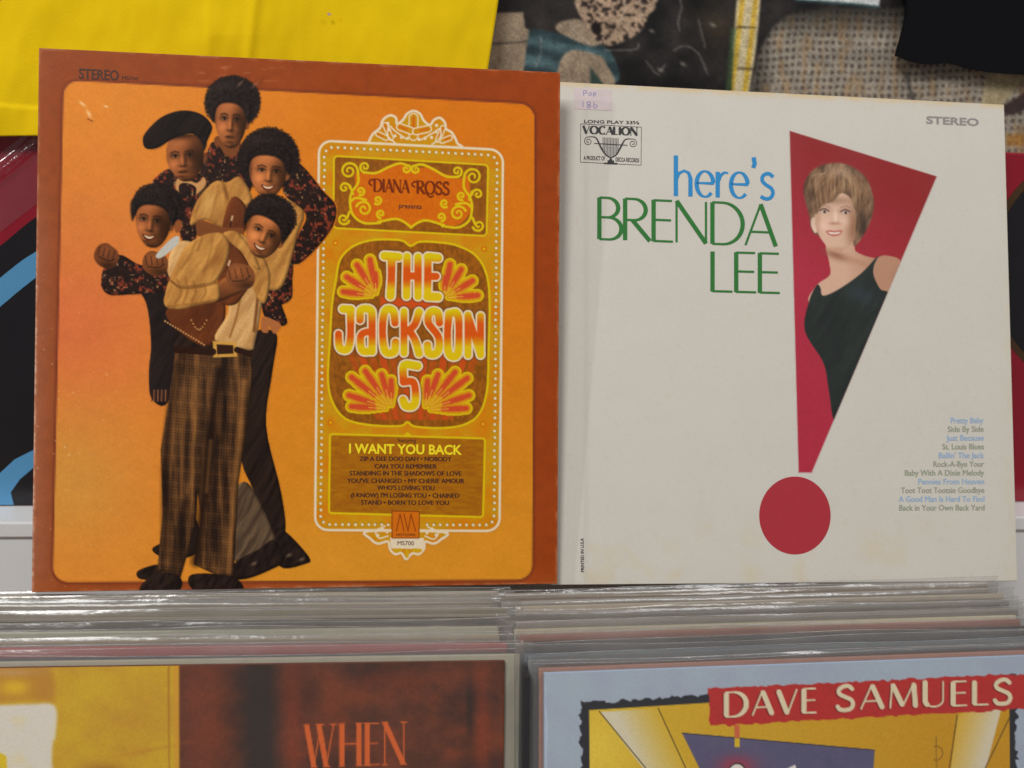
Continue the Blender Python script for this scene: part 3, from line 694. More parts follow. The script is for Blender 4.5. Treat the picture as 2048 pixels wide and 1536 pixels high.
for mir in (1, -1):
    X0 = 822
    mx = lambda x, y: (X0 + mir * (x - X0), y + (0 if mir == 1 else (X0 - x) * .048 * 2))
    mp = lambda pts: [mx(*p) for p in pts]
    for (cx, cy, r, a0, tn, cc) in ((698, 342, 18, 10, 1.6, -1), (730, 334, 11, 90, 1.3, 1), (689, 376, 11, 0, 1.2, -1), (687, 438, 12, 20, 1.3, 1), (728, 418, 16, 200, 1.4, 1), (721, 382, 9, 100, 1.2, -1), (755, 400, 9, 120, 1.2, -1), (762, 428, 9, 100, 1.2, 1), (812, 338, 9, -40, 1.1, 1)):
        c = mx(cx, cy); spiral(c[0], c[1], r, a0 if mir == 1 else 180 - a0, tn, 5.0, cc * mir)
    for pts in ([(716, 344), (716, 366), (704, 384), (700, 404), (706, 430), (728, 446), (760, 446)], [(728, 345), (752, 346), (778, 334), (800, 327), (818, 332)], [(700, 404), (712, 396), (732, 400)], [(699, 424), (694, 436)], [(756, 444), (790, 438), (808, 444), (822, 455)], [(700, 372), (706, 388)]):
        pm.stroke(mp(pts), 5.0, YEL, 1.8, True)
# middle compartment: an arch with the big lettering
arch = [(672, 560), (680, 520), (704, 494), (740, 481), (780, 479), (806, 482), (821, 492), (838, 484), (866, 484), (910, 490), (950, 510), (972, 546), (979, 600), (977, 700), (974, 780), (958, 828), (926, 850), (880, 856), (830, 853), (815, 844), (800, 852), (740, 850), (692, 838), (666, 806), (656, 760), (660, 680), (664, 610)]
am = pm.poly(arch, crayon(BRN, .2), 1.6)
pm.stroke(arch, 4.2, YEL, 1.8, True, closed=True)
for x, y in ((671, 486), (968, 498), (661, 845), (966, 848)): pm.ell(x, y, 6, 6, (208, 110, 14), 0, 3); pm.ell(x, y, 2.4, 2.4, YEL, 0, 1.6)
# rays below the words
for k in range(13):
    x = 690 + k * 21.5; pm.poly([(x, 700), (x + 15, 700), (x + 15 + (820 - x) * .45, 840), (x + 4 + (820 - x) * .45, 840)], (206, 74, 26), 3, False, am, alpha=.8 if k % 2 else .45)
pm.poly([(762, 594), (878, 600), (876, 618), (760, 612)], (204, 76, 24), 4, False, am)
def fan(cx, cy, tips, w):
    for pas in (0, 1, 2):
        for (tx, ty) in tips:
            a = np.array([cx, cy]); b = np.array([tx, ty]); d = b - a; P = [a + d * t for t in np.linspace(.12, .86, 7)]; W = w * np.array([.35, .65, .95, 1.25, 1.35, 1.2])
            if pas == 0: pm.stroke(P, W + 9, YEL, 2.0, clip=am)
            elif pas == 1: pm.stroke(P, W + 2, (212, 148, 22), 2.2, clip=am)
            else: pm.stroke(P[2:], W[2:] * .62, (204, 74, 38), 3.6, clip=am); pm.stroke([P[0], P[3]], 1.4, (230, 186, 60), 1.4, clip=am)
fan(752, 592, [(676, 582), (684, 548), (708, 520), (738, 508), (750, 540)], 14)
fan(888, 596, [(966, 590), (954, 556), (928, 530), (902, 518), (892, 548)], 14)
fan(783, 818, [(690, 812), (684, 786), (690, 744), (722, 730), (760, 738), (782, 752)], 14)
fan(850, 820, [(946, 816), (952, 786), (948, 746), (920, 732), (880, 738), (856, 752)], 14)
# big words: yellow to red letters with white keylines
def flame(y0, y1):
    def f(X, Y):
        t = (Y - y0) / (y1 - y0) + .05 * (fbm(X / 6, Y / 6, 2) - .5)
        c = lerp((216, 190, 14), (214, 84, 18), np.clip((t - .12) / .24, 0, 1)); return lerp(c, (220, 186, 16), np.clip((t - .58) / .2, 0, 1))
    return f
B7 = lambda pts: [(660 + x / 6.4, 480 + y / 6.4) for x, y in pts]
def words(body, slits, notches, y0, y1, sl_w=6.0):
    pm.poly(body, (96, 60, 30), 2.0, grow=6.5, smooth=False, alpha=.5)
    pm.poly(body, WHT, 1.7, grow=4.2, smooth=False); pm.poly(body, flame(y0, y1), 1.7, smooth=False)
    C0 = pm.C.copy(); cl = pm.poly(body, (0, 0, 0), 1.7, grow=4.2, smooth=False); pm.C = C0
    for s, w in slits: pm.stroke(s, w + 7.6, WHT, 1.7, True, cl)
    for q in notches: pm.poly(q, WHT, 1.7, False, cl, grow=1.6)
    for s, w in slits: pm.stroke(s, w, (122, 72, 30), 1.7, True, cl)
    for q in notches: pm.poly(q, (150, 70, 26), 1.7, False, cl, grow=-2.4)
def bubble(letters, y0, y1, w):
    """Fat rounded letters: every letter a bundle of thick strokes with its own white keyline."""
    for pas in (0, 1, 2):
        for L_ in letters:
            for pts in L_:
                P = np.array(pts, float); q = smooth_open(P, 4) if len(P) > 2 else P
                ym = (q[:-1, 1] + q[1:, 1]) / 2; W = w * (1 + .16 * np.abs((ym - (y0 + y1) / 2) / ((y1 - y0) / 2)))
                if pas == 0: pm.stroke(q, W + 11, (104, 62, 28), 2.4, alpha=.7)
                elif pas == 1: pm.stroke(q, W + 6.6, WHT, 1.7)
    for L_ in letters:                                   # each fill, then the keyline is cut back between neighbours
        for pts in L_:
            P = np.array(pts, float); q = smooth_open(P, 4) if len(P) > 2 else P
            ym = (q[:-1, 1] + q[1:, 1]) / 2; W = w * (1 + .16 * np.abs((ym - (y0 + y1) / 2) / ((y1 - y0) / 2)))
            pm.stroke(q, W, flame(y0, y1), 1.7)
bubble([[[(769, 512), (797, 514)], [(783, 513), (783, 552), (781, 592)]], [[(814, 513), (813, 592)], [(836, 514), (836, 593)], [(814, 552), (836, 552)]],
        [[(856, 514), (876, 516)], [(856, 514), (855, 593)], [(856, 553), (872, 553)], [(855, 593), (876, 594)]]], 503, 601, 14.5)
bubble([[[(686, 618), (702, 619)], [(701, 619), (701, 672), (696, 697), (684, 699), (678, 690), (677, 668)]], [[(720, 640), (722, 620), (741, 620), (744, 640), (744, 703)], [(744, 662), (724, 668), (721, 686), (726, 702), (744, 702)]],
        [[(790, 646), (786, 622), (770, 622), (765, 660), (770, 702), (788, 704), (791, 684)]], [[(808, 623), (808, 706)], [(838, 624), (829, 650), (812, 664)], [(818, 660), (830, 680), (838, 707)]],
        [[(879, 646), (875, 625), (860, 625), (857, 646), (876, 672), (878, 696), (870, 708), (857, 706), (855, 690)]], [[(898, 627), (915, 628), (918, 668), (915, 709), (898, 708), (895, 668), (898, 627)]],
        [[(936, 710), (936, 630)], [(936, 632), (961, 709)], [(961, 710), (961, 632)]]], 609, 718, 13.5)
bubble([[[(835, 732), (808, 731), (807, 764)], [(807, 764), (826, 764), (831, 786), (828, 810), (812, 812), (806, 800)]]], 722, 821, 14.0)
# bottom compartment
low = quad_path((660, 868), (970, 877), (966, 1034), (658, 1026), 6)
pm.poly(low, lambda X, Y: lerp((150, 84, 18), (178, 116, 16), fbm(X / 16, Y / 5, 4)), 1.6, False); pm.stroke(low, 4.0, YEL, 2.0, closed=True)
pm.poly([(806, 872), (815, 864), (824, 872)], YEL, 1.6, False)
for pts in ([(770, 1052), (752, 1062), (758, 1076), (776, 1072)], [(856, 1054), (876, 1064), (868, 1078), (850, 1072)]): pm.stroke(pts, 3.0, WHT, 1.6, True)
for x, y in ((756, 1070), (765, 1058), (774, 1064), (854, 1066), (864, 1058), (872, 1070)): pm.ell(x, y, 2.9, 2.9, WHT, 0, 1.5)
pm.poly([(780, 1075), (848, 1076), (846, 1098), (782, 1097)], WHT, 1.6, False)
for (x0, y0), (x1, y1) in (((800, 1100), (790, 1101)), ((828, 1100), (840, 1101)), ((814, 1102), (814, 1112))): pm.stroke([(x0, y0), (x1, y1)], 7, (206, 160, 20), 1.6)
pm.poly([(784, 1022), (839, 1023), (838, 1076), (784, 1076)], (206, 106, 18), 1.6, False); pm.stroke([(784, 1022), (839, 1023), (838, 1076), (784, 1076)], 1.6, (120, 50, 16), 1.4, closed=True)
for pts in ([(793, 1062), (800, 1028), (808, 1062)], [(808, 1028), (816, 1062), (822, 1028), (831, 1062)]): pm.stroke(pts, 1.8, (130, 54, 14), 1.4)
brush(pm, lettering('DIANA', (748, 383), (818, 386), 25, 5.0, 2.2, serif=.09, track=.05), (116, 44, 14), 1.4)
brush(pm, lettering('ROSS', (834, 387), (899, 390), 25, 5.2, 2.4, serif=.08, track=.05), (116, 44, 14), 1.4)
for pts in ([(750, 360), (742, 360), (738, 366), (743, 371)], [(836, 364), (828, 364), (824, 370), (829, 374)], [(852, 386), (860, 394), (866, 392)]): pm.stroke(pts, 3.6, (116, 44, 14), 1.4, True)
msame = np.abs(pm.C - mground).max(-1) < 1e-4; pm.C = np.where(msame[..., None], pm.C, pm.C * .92)
lx, lz = inside_sleeve(pm, SO, OW, OH)
mar = grid_mesh('panel_print', np.stack([lx, np.full_like(lx, -.00026), lz], -1), M['gloss_print'], border, np.clip(lin(np.clip(pm.C, 0, 1)) / K, .002, .92),
                skip=msame[:-1, :-1] & msame[1:, :-1] & msame[1:, 1:] & msame[:-1, 1:])
tag(mar, 'gold and brown ornamental panel edged with white dots')
D = -.0004
typed('lettering', 'presents', .01, (798, 416), (843, 418), 10, SO, D, M['dark_ink'], border)
typed('lettering', 'featuring', .0, (795, 884), (832, 885), 8, SO, D, M['dark_ink'], border)
typed('lettering', 'I WANT YOU BACK', .03, (698, 906), (924, 909), 19.5, SO, D, M['title_yellow'], border)
for t, (x0, x1, y) in zip(SONGS_L, ((719, 902, 921.5), (749, 873, 936.5), (699, 922, 950.5), (694, 928, 965.5), (754, 868, 979.5), (702, 918, 994.5), (722, 897, 1009))):
    typed('lettering', t, .0, (x0, y), (x1, y + .8), 9.4, SO, D, M['dark_ink'], border, bold=.9)
typed('lettering', 'MS700', .0, (795, 1090), (828, 1090.5), 9, SO, D, M['dark_ink'], border)
typed('lettering', 'MOTOWN', .0, (793, 1072), (830, 1072), 5.5, SO, D, M['dark_ink'], border)
typed('lettering', 'STEREO', .01, (158, 157), (237, 161), 21, SO, D, M['dark_ink'], border, bold=.8)
typed('lettering', 'MS700', .0, (244, 159), (277, 161), 7, SO, D, M['dark_ink'], border)

# ================================================================== white sleeve
SC = 1.036
SW = Sheet(np.array([.0901, .5756, -.3139]) * SC + [0, 0, .66], .3319, 22.3587, -.4067)
WW, WH = .312 * SC, .306 * SC
white = thing('record_sleeve', SW, 'white record sleeve with a red exclamation mark framing a printed woman', 'record sleeve')
box('card', (0, WW, 0, .0034, 0, WH), M['cream_card'], white, .0004)
pw = Paint(1036, 142, 2052, 1188, 4.5)
def white_ground(X, Y):
    c = lerp((188, 183, 173), (184, 179, 170), fbm(X / 60, Y / 60, 3))
    yt = 159 + (X - 1054) * .0512; e = np.exp(-((Y - yt) / 9) ** 2) * fbm(X / 30, Y / 10, 2) * 1.3
    c = lerp(c, (194, 168, 124), np.clip(e, 0, .8))
    e = np.clip(fbm(X / 50 + 5, Y / 50, 3) * 2.4 - 1.25, 0, 1) * np.clip((Y - 1000) / 160, 0, 1) + .5 * np.exp(-((X - 2022) / 14) ** 2) * fbm(X / 10, Y / 30, 2)
    c = lerp(c, (186, 168, 128), np.clip(e * .6, 0, .7))
    sp = np.clip(fbm(X / 9 + 3, Y / 9, 2) * 7 - 5.3, 0, 1); c = lerp(c, (174, 150, 112), sp * .14)
    return lerp(c, (170, 164, 154), .35 * np.exp(-((X - 1172) / 5) ** 2))
pw.put(np.s_[:, :], np.ones(pw.X.shape), white_ground)
wp = build_clamped(pw, 'cover_print', SW, WW, WH, -.0002, M['matt_print'], white)
tag(wp, 'aged white cover ground')
# ---- red exclamation mark with a plain printed woman
px_ = Paint(1575, 258, 1880, 950, 1.7)
mark = [(1579, 262), (1873, 353), (1623, 945), (1597, 945)]
red = lambda X, Y: lerp((130, 30, 32), (158, 34, 54), np.clip((Y - 330) / 260 - (X - 1700) / 500, 0, 1)) * (1 + .06 * (fbm(X / 5, Y / 5, 2) - .5))[..., None]
px_.put(np.s_[:, :], np.ones(px_.X.shape), white_ground)
em = px_.poly(mark, red, 2.0, False)
B8 = lambda pts: [(1500 + x / 3.84, 240 + y / 3.84) for x, y in pts]
skin = lambda X, Y: lerp((192, 154, 130), (168, 124, 98), np.clip((X - 1690) / 60, 0, 1))
def wave(X, Y): return lerp((66, 44, 30), (146, 114, 86), np.clip(fbm(X / 9 + Y / 30, Y / 22 - X / 40, 4) * 1.7 - .35, 0, 1))
px_.poly(B8([(590, 940), (790, 930), (812, 1010), (950, 1060), (1040, 1040), (1160, 1100), (1050, 1340), (900, 1300), (700, 1400), (490, 1370), (460, 1420), (450, 1360), (520, 1260), (612, 1190), (606, 1090)]), skin, 2.2, clip=em)
px_.soft(*B8([(660, 1040)])[0], 26, 8, (120, 72, 50), .7, 20, em); px_.soft(*B8([(830, 1090)])[0], 30, 6, (160, 112, 86), .4, 20, em); px_.soft(*B8([(1110, 1180)])[0], 8, 22, (150, 110, 90), .4, 20, em)
dress = px_.poly(B8([(510, 1270), (540, 1290), (560, 1350), (680, 1300), (850, 1180), (980, 1045), (950, 1120), (950, 1200), (1000, 1300), (1060, 1345), (960, 1600), (700, 2250), (640, 2300), (600, 2050), (560, 1860), (420, 1620), (450, 1400)]), cloth((32, 40, 36), (20, 24, 22), 20, 20), 2.2, clip=em)
px_.soft(*B8([(860, 1350)])[0], 26, 16, (44, 56, 62), .6, 20, dress)
hairmask = px_.poly(B8([(410, 560), (430, 450), (520, 360), (680, 330), (800, 370), (900, 460), (950, 620), (930, 760), (860, 900), (800, 970), (760, 900), (500, 880), (450, 720)]), wave, 4.0, clip=em)
px_.poly(B8([(470, 760), (500, 750), (520, 830), (500, 870), (470, 820)]), (208, 176, 156), 2, clip=em)
face = px_.poly(B8([(500, 700), (560, 650), (700, 560), (790, 620), (810, 760), (800, 900), (760, 970), (680, 1015), (600, 980), (530, 890), (500, 800)]), (198, 162, 138), 2.2, clip=em)
S = lambda x, y, rx, ry, c, a, r=0: px_.soft(*B8([(x, y)])[0], rx, ry, c, a, r, face)
S(800, 820, 16, 46, (128, 84, 58), .85); S(520, 800, 6, 30, (150, 108, 84), .5); S(640, 620, 40, 8, (130, 96, 70), .6); S(570, 810, 14, 12, (226, 186, 166), .6); S(720, 780, 12, 12, (226, 190, 168), .5); S(660, 1000, 26, 6, (170, 124, 98), .7)
S(570, 690, 13, 6, (150, 116, 100), .7); S(730, 700, 14, 6, (150, 112, 96), .7); S(650, 795, 11, 3.0, (150, 96, 76), .75); S(655, 740, 4, 13, (228, 200, 180), .6)
for ex, ey in ((568, 706), (730, 712)):
    px_.ell(*B8([(ex, ey)])[0], 6.5, 2.6, (196, 182, 172), 4, 2.0, face, .7); px_.ell(*B8([(ex + 4, ey)])[0], 2.9, 2.9, (56, 46, 46), 0, 2.0, face)
    px_.stroke(B8([(ex - 34, ey - 8), (ex, ey - 24), (ex + 36, ey - 6)]), 2.2, (70, 48, 42), 1.6, True, face); px_.stroke(B8([(ex - 34, ey - 40), (ex + 4, ey - 50), (ex + 40, ey - 36)]), 2.0, (140, 104, 80), 2.6, True, face, .7)
px_.poly(B8([(582, 856), (612, 848), (650, 853), (686, 846), (708, 853), (688, 882), (645, 893), (604, 882)]), (168, 88, 82), 2.4, clip=face); px_.poly(B8([(598, 860), (650, 864), (694, 859), (672, 876), (618, 876)]), (214, 200, 184), 2.2, clip=face)
hairmask2 = px_.poly(B8([(490, 700), (520, 590), (600, 520), (720, 500), (800, 560), (840, 700), (800, 680), (770, 600), (700, 560), (640, 620), (560, 650), (510, 720)]), wave, 5.0, clip=em); hairmask = np.clip(np.maximum(hairmask * (1 - face), hairmask2), 0, 1)
hs = random.Random(3)
for k in range(150):                                   # strands combed from the crown to both sides
    t = hs.uniform(-1, 1); c0 = (690 + 90 * t + hs.uniform(-30, 30), 345 + 60 * abs(t) + hs.uniform(0, 60)); r_ = hs.uniform(.55, 1.0)
    end = (680 + t * 255 * r_ + 20, 620 + hs.uniform(-60, 230) * (.4 + .6 * abs(t))) if abs(t) > .35 else (690 + t * 260, 540 + hs.uniform(-30, 40))
    mid = ((c0[0] + end[0]) / 2 + t * 75 * r_, (c0[1] + end[1]) / 2 - 60)
    colr = hs.choice([(196, 162, 124), (150, 112, 78), (100, 68, 44), (74, 48, 30), (128, 92, 60), (176, 140, 104)])
    px_.stroke(B8([c0, mid, end]), hs.uniform(1.2, 2.6), colr, 3.0, True, hairmask, .26)
px_.soft(*B8([(690, 400)])[0], 34, 12, (176, 150, 128), .4, 10, em); px_.soft(*B8([(865, 800)])[0], 11, 38, (48, 32, 22), .75, -8, hairmask); px_.soft(*B8([(460, 640)])[0], 8, 30, (70, 48, 34), .5, 0, hairmask)
keep = px_.poly(mark, (0, 0, 0), 2.0, False, alpha=1.0) if False else em > .02
lx, lz = SW.local(px_.X, px_.Y)
ex_ = grid_mesh('exclamation_print', np.stack([lx, np.full_like(lx, -.00028), lz], -1), M['matt_print'], wp, np.clip(lin(np.clip(px_.C, 0, 1)) / K, .002, .92),
                skip=~(keep[:-1, :-1] | keep[1:, :-1] | keep[1:, 1:] | keep[:-1, 1:]))
tag(ex_, 'red wedge of the exclamation mark with a woman in a black dress')
M['red_ink'] = plain('red_dot_ink', (154, 40, 50), .62, .3, .06, 300); M['green_ink'] = plain('green_ink', (36, 102, 40), .6, .3, .1, 200); M['blue_ink'] = plain('blue_ink', (34, 122, 176), .6, .3, .06, 200)
dot = [(1589.5 + 71.5 * math.cos(t), 1031 + 78 * math.sin(t)) for t in np.linspace(0, 2 * math.pi, 65)[:-1]]
dx, dz = SW.local(np.array([p[0] for p in dot]), np.array([p[1] for p in dot]))
mesh_obj('exclamation_dot', [(x, -.00028, z) for x, z in zip(dx, dz)], [tuple(range(63, -1, -1))], M['red_ink'], wp)
D = -.0004
ribbons('lettering', lettering("here's", (1347, 392), (1553, 399), 81, 8.6, 3.6), SW, D, M['blue_ink'], wp)
ribbons('lettering', lettering('BRENDA', (1193, 478), (1553, 493), 83, 8.6, 4.4), SW, D, M['green_ink'], wp)
ribbons('lettering', lettering('LEE', (1419, 583), (1561, 587), 80, 8.6, 4.4), SW, D, M['green_ink'], wp)
M['pale_blue_ink'] = ink('pale_blue_ink', (134, 160, 188)); M['pale_green_ink'] = ink('pale_green_ink', (136, 140, 120)); M['grey_ink'] = ink('grey_ink', (128, 124, 120))
lefts = (1901, 1895, 1892, 1884, 1877, 1866, 1809, 1836, 1801, 1797, 1798)
for i, (t, x0) in enumerate(zip(SONGS_R, lefts)):
    y = 846 + 17.45 * i; typed('lettering', t, .0, (x0, y + .5), (1966 + .2 * i, y), 12, SW, D, M['pale_blue_ink'] if i in (0, 2, 4, 7, 9) else M['pale_green_ink'], wp, bold=.6)
typed('lettering', 'STEREO', .03, (1852, 247), (1957, 252), 15, SW, D, M['grey_ink'], wp)
typed('lettering', 'PRINTED IN U.S.A', .02, (1168, 1144), (1167, 1076), 7, SW, D, M['black_ink'], wp, up=(-6.5, 0))
# maker's mark: a lyre in a thin frame
typed('lettering', 'LONG PLAY 33⅓', .02, (1168, 246), (1278, 249), 6.5, SW, D, M['black_ink'], wp)
ribbons('lettering', lettering('VOCALION', (1166, 267), (1275, 271), 15, 5.0, 1.4, serif=.07, track=.06), SW, D, M['black_ink'], wp)
typed('lettering', 'A PRODUCT OF', .02, (1167, 320), (1210, 321), 8.5, SW, D, M['black_ink'], wp)
typed('lettering', 'DECCA RECORDS', .02, (1231, 323), (1278, 325), 8.5, SW, D, M['black_ink'], wp)
L5 = lambda pts: np.array([(1100 + x / 3.268, 150 + y / 3.268) for x, y in pts], float)
st = []
for pts, w in (([(200, 320), (597, 342), (594, 590), (198, 570), (200, 320)], .9), ([(288, 448), (505, 460)], 1.6)):
    P = L5(pts)
    for i in range(len(P) - 1): st.append((P[i:i + 2], [w]))
def spir(cx, cy, r, cc, a0): return [(cx + r * (1 - .85 * t) * math.cos(a0 + cc * t * 3.4 * math.pi), cy + r * (1 - .85 * t) * math.sin(a0 + cc * t * 3.4 * math.pi)) for t in np.linspace(0, 1, 30)]
P = L5(spir(250, 434, 30, -1, -1.2)); st.append((P, [1.2] * 29)); P = L5(spir(540, 448, 30, 1, 4.3)); st.append((P, [1.2] * 29))
for pts in ([(258, 404), (300, 412), (330, 470), (362, 520), (396, 543)], [(530, 418), (490, 424), (462, 470), (434, 520), (396, 543)]):
    P = L5(smooth_open(pts)); st.append((P, np.interp(np.linspace(0, 1, len(P) - 1), [0, .5, 1], [1.4, 3.6, 2.0]).tolist()))
for k in range(11): st.append((L5([(345 + 10 * k, 408 + .6 * k), (348 + 9.4 * k, 505 + 30 * math.sin(k / 10 * 3.14))]), [1.1]))
st.append((L5([(396, 545), (396, 580)]), [3])); st.append((L5([(352, 578), (440, 581)]), [3.0])); st.append((L5([(375, 566), (418, 568)]), [5.0])); st.append((L5([(388, 554), (404, 555)]), [4.0]))
ribbons('emblem', st, SW, D, M['black_ink'], wp)
# price sticker with handwriting
M['sticker'] = plain('sticker_paper', (188, 174, 174), .7, .2, .1, 120); M['pen'] = ink('ball_pen_ink', (120, 116, 160))
pts = [(1149, 176), (1223, 180), (1224, 222), (1149, 218)]; qx, qz = SW.local(np.array([p[0] for p in pts]), np.array([p[1] for p in pts]))
sv = [(x, -.0004, z) for x, z in zip(qx, qz)] + [(x, -.0002, z) for x, z in zip(qx, qz)]
stk = mesh_obj('price_sticker', sv, [(0, 3, 2, 1), (0, 1, 5, 4), (1, 2, 6, 5), (2, 3, 7, 6), (3, 0, 4, 7)], M['sticker'], white)
hw = []
for pts in ([(1167, 192), (1167, 182), (1172, 182), (1173, 186), (1168, 187)], [(1178, 186), (1177, 190), (1181, 191), (1183, 187), (1179, 185)], [(1187, 194), (1187, 186), (1191, 186), (1191, 190), (1187, 190)],
            [(1166, 203), (1166, 215)], [(1180, 204), (1174, 205), (1175, 209), (1181, 212), (1178, 216), (1174, 214), (1180, 208), (1180, 204)], [(1188, 203), (1187, 215), (1192, 216), (1194, 211), (1189, 210)]):
    P = smooth_open(pts, 4); hw.append((P, [1.3] * (len(P) - 1)))
ribbons('handwriting', hw, SW, -.0005, M['pen'], stk)

# ================================================================== the two bins of wrapped records
M['bag'] = plastic_mat('clear_polythene', .055, (.80, .77, .74), 1.5, .5, .4)
M['front_bag'] = plastic_mat('clear_polythene_front', .02, (.8, .78, .76), 1.2, .12, .3)
rnd = random.Random(5)
RW, RH, RT_ = .312, .312, .0024
def bag_mesh(seed, e_top=.006, lo=-.006, hi=.007):
    """Polythene bag: front and back sheets with soft ripples, closed at the sides, open along its wavy top."""
    nx, nz = 90, 26
    xs = lo + (RW + hi - lo) * (.5 + .5 * np.sin(np.pi / 2 * np.linspace(-1, 1, nx))); t = np.linspace(0, 1, nz); zs = -.002 + (RH + .002 + e_top) * (1 - (1 - t) ** 2.2)
    Xg, Zg = np.meshgrid(xs, zs[::-1]); s = seed * 7.3
    near = np.clip((Zg - (RH - .03)) / .03, 0, 1.3)
    top = np.clip((Zg - RH + .004) / (e_top + .004), 0, 1)
    Zg = Zg + top * .0020 * (fbm(Xg * 9 + s, Zg * 0 + s, 2) - .5) * 2
    ed = np.clip(np.minimum(Xg - lo, RW + hi - Xg) / .010, 0, 1)
    bulge = .0009 * (fbm(Xg * 30 + s, Zg * 120 + s, 3) - .35) * (.3 + near)
    crink = (1 - ed) * .0016 * (fbm(Xg * 300 + s, Zg * 330 + s, 3) - .5)
    yf = -.0004 - np.abs(bulge) * ed - top * .0004 + crink + (1 - ed) * RT_ * .5; yb = RT_ + .0004 + np.abs(bulge) * .3 * ed - (1 - ed) * RT_ * .5 - top * .0012 + crink * .5
    over = np.clip((Zg - RH) / max(e_top, .001), 0, 1) ** 1.5          # the film rolls in over the card's top edge
    yf = yf + over * (RT_ * .55) * (.6 + .8 * fbm(Xg * 14 + s, Zg * 0 + 3, 2)); yb = yb - over * RT_ * .3
    F = np.stack([Xg, yf, Zg], -1); B = np.stack([Xg, yb, Zg], -1)
    return F, B
M['lip'] = plastic_mat('polythene_lip', .26, (.90, .88, .86), 1.0, .6, .9)
def add_lip(parent, F, B, mat):
    """The rolled welded rim of the bag: a fine bead along the top that glints."""
    P = (F[0] * .8 + B[0] * .2)[1:-1]; n = len(P); k = 6; V = []; s = float(P[3, 2]) * 900
    for i, q in enumerate(P):
        r = .00018 * (1 + 1.2 * (vnoise(np.float64(i * .45 + s), np.float64(s)) - .5))
        V += [(q[0], q[1] + r * math.cos(a), q[2] + r * math.sin(a)) for a in np.arange(k) * 2 * math.pi / k]
    Fc = [(i * k + j, i * k + (j + 1) % k, (i + 1) * k + (j + 1) % k, (i + 1) * k + j) for i in range(n - 1) for j in range(k)]
    return mesh_obj('bag_rim', V, Fc, mat, parent, True)
def add_bag(parent, seed, mat, **kw):
    F, B = bag_mesh(seed, **kw)
    a = grid_mesh('plastic_bag', F, mat, parent); ny, nx, _ = F.shape
    me = a.data; v = np.concatenate([F.reshape(-1, 3), B.reshape(-1, 3)]); i = np.arange(ny * nx).reshape(ny, nx); o = ny * nx
    q = np.stack([i[:-1, :-1], i[1:, :-1], i[1:, 1:], i[:-1, 1:]], -1).reshape(-1, 4); fs = q.tolist() + (q[:, ::-1] + o).tolist()
    for k in (0, nx - 1): fs += [(int(i[j, k]), int(i[j + 1, k]), int(i[j + 1, k] + o), int(i[j, k] + o)) for j in range(ny - 1)]
    fs += [(int(i[-1, k]), int(i[-1, k + 1]), int(i[-1, k + 1] + o), int(i[-1, k] + o)) for k in range(nx - 1)]
    n = bpy.data.meshes.new('plastic_bag'); n.from_pydata(v.tolist(), [], fs); n.update(); n.polygons.foreach_set('use_smooth', [True] * len(n.polygons)); n.materials.append(mat)
    a.data = n; bpy.data.meshes.remove(me); add_lip(a, F, B, M['lip']); return a
ORD = ['front', 'second', 'third', 'fourth', 'fifth', 'sixth', 'seventh', 'eighth', 'ninth', 'tenth', 'eleventh', 'twelfth', 'thirteenth', 'fourteenth', 'fifteenth', 'sixteenth', 'seventeenth']
def bin_sheet(corner, right, yaw, i, dx, dz, lean=19.0):
    X, Yb, Z = frame(yaw, lean, 0); top = np.array(corner, float) + np.array([dx, .0039 * i, (.00105 if right else .00100) * i + dz])
    s = Sheet((0, 0, 0), yaw, lean); s.o = top - Z * RH - (X * RW if right else 0); return s
LEFT_TOP = (.0742, .5335, .322); RIGHT_TOP = (.0944, .5202, .322)
lcol = [('brown and yellow', (92, 48, 30)), ('cream', (196, 190, 166)), ('navy blue', (44, 54, 70)), ('crimson', (178, 62, 66)), ('grey', (120, 112, 110)), ('tan', (176, 158, 126)), ('pale green', (172, 176, 154)), ('ivory', (196, 186, 160)),
        ('black', (48, 44, 42)), ('taupe', (150, 138, 122)), ('olive', (126, 116, 84)), ('warm grey', (146, 138, 128)), ('oatmeal', (170, 158, 138)), ('ash grey', (132, 128, 122)), ('putty', (158, 148, 128))]
rcol = [('sky blue', (152, 170, 192)), ('salmon pink', (190, 128, 108)), ('dark brown', (60, 48, 48)), ('slate', (96, 104, 110)), ('steel blue', (84, 106, 124)), ('charcoal', (56, 54, 60)), ('blackish', (40, 38, 40)), ('rust red', (172, 92, 72)),
        ('cream', (198, 188, 156)), ('dove grey', (140, 130, 122)), ('mushroom', (160, 148, 138)), ('umber', (92, 82, 74)), ('pewter', (128, 122, 116)), ('fawn', (160, 146, 128)), ('stone grey', (138, 132, 126)), ('bronze', (120, 100, 78)), ('pearl', (176, 170, 160))]
def label_for(i, cname, side):
    return f'{cname} record sleeve in clear plastic, {ORD[i]} from the front in the {side} bin'
SHEETS = {}
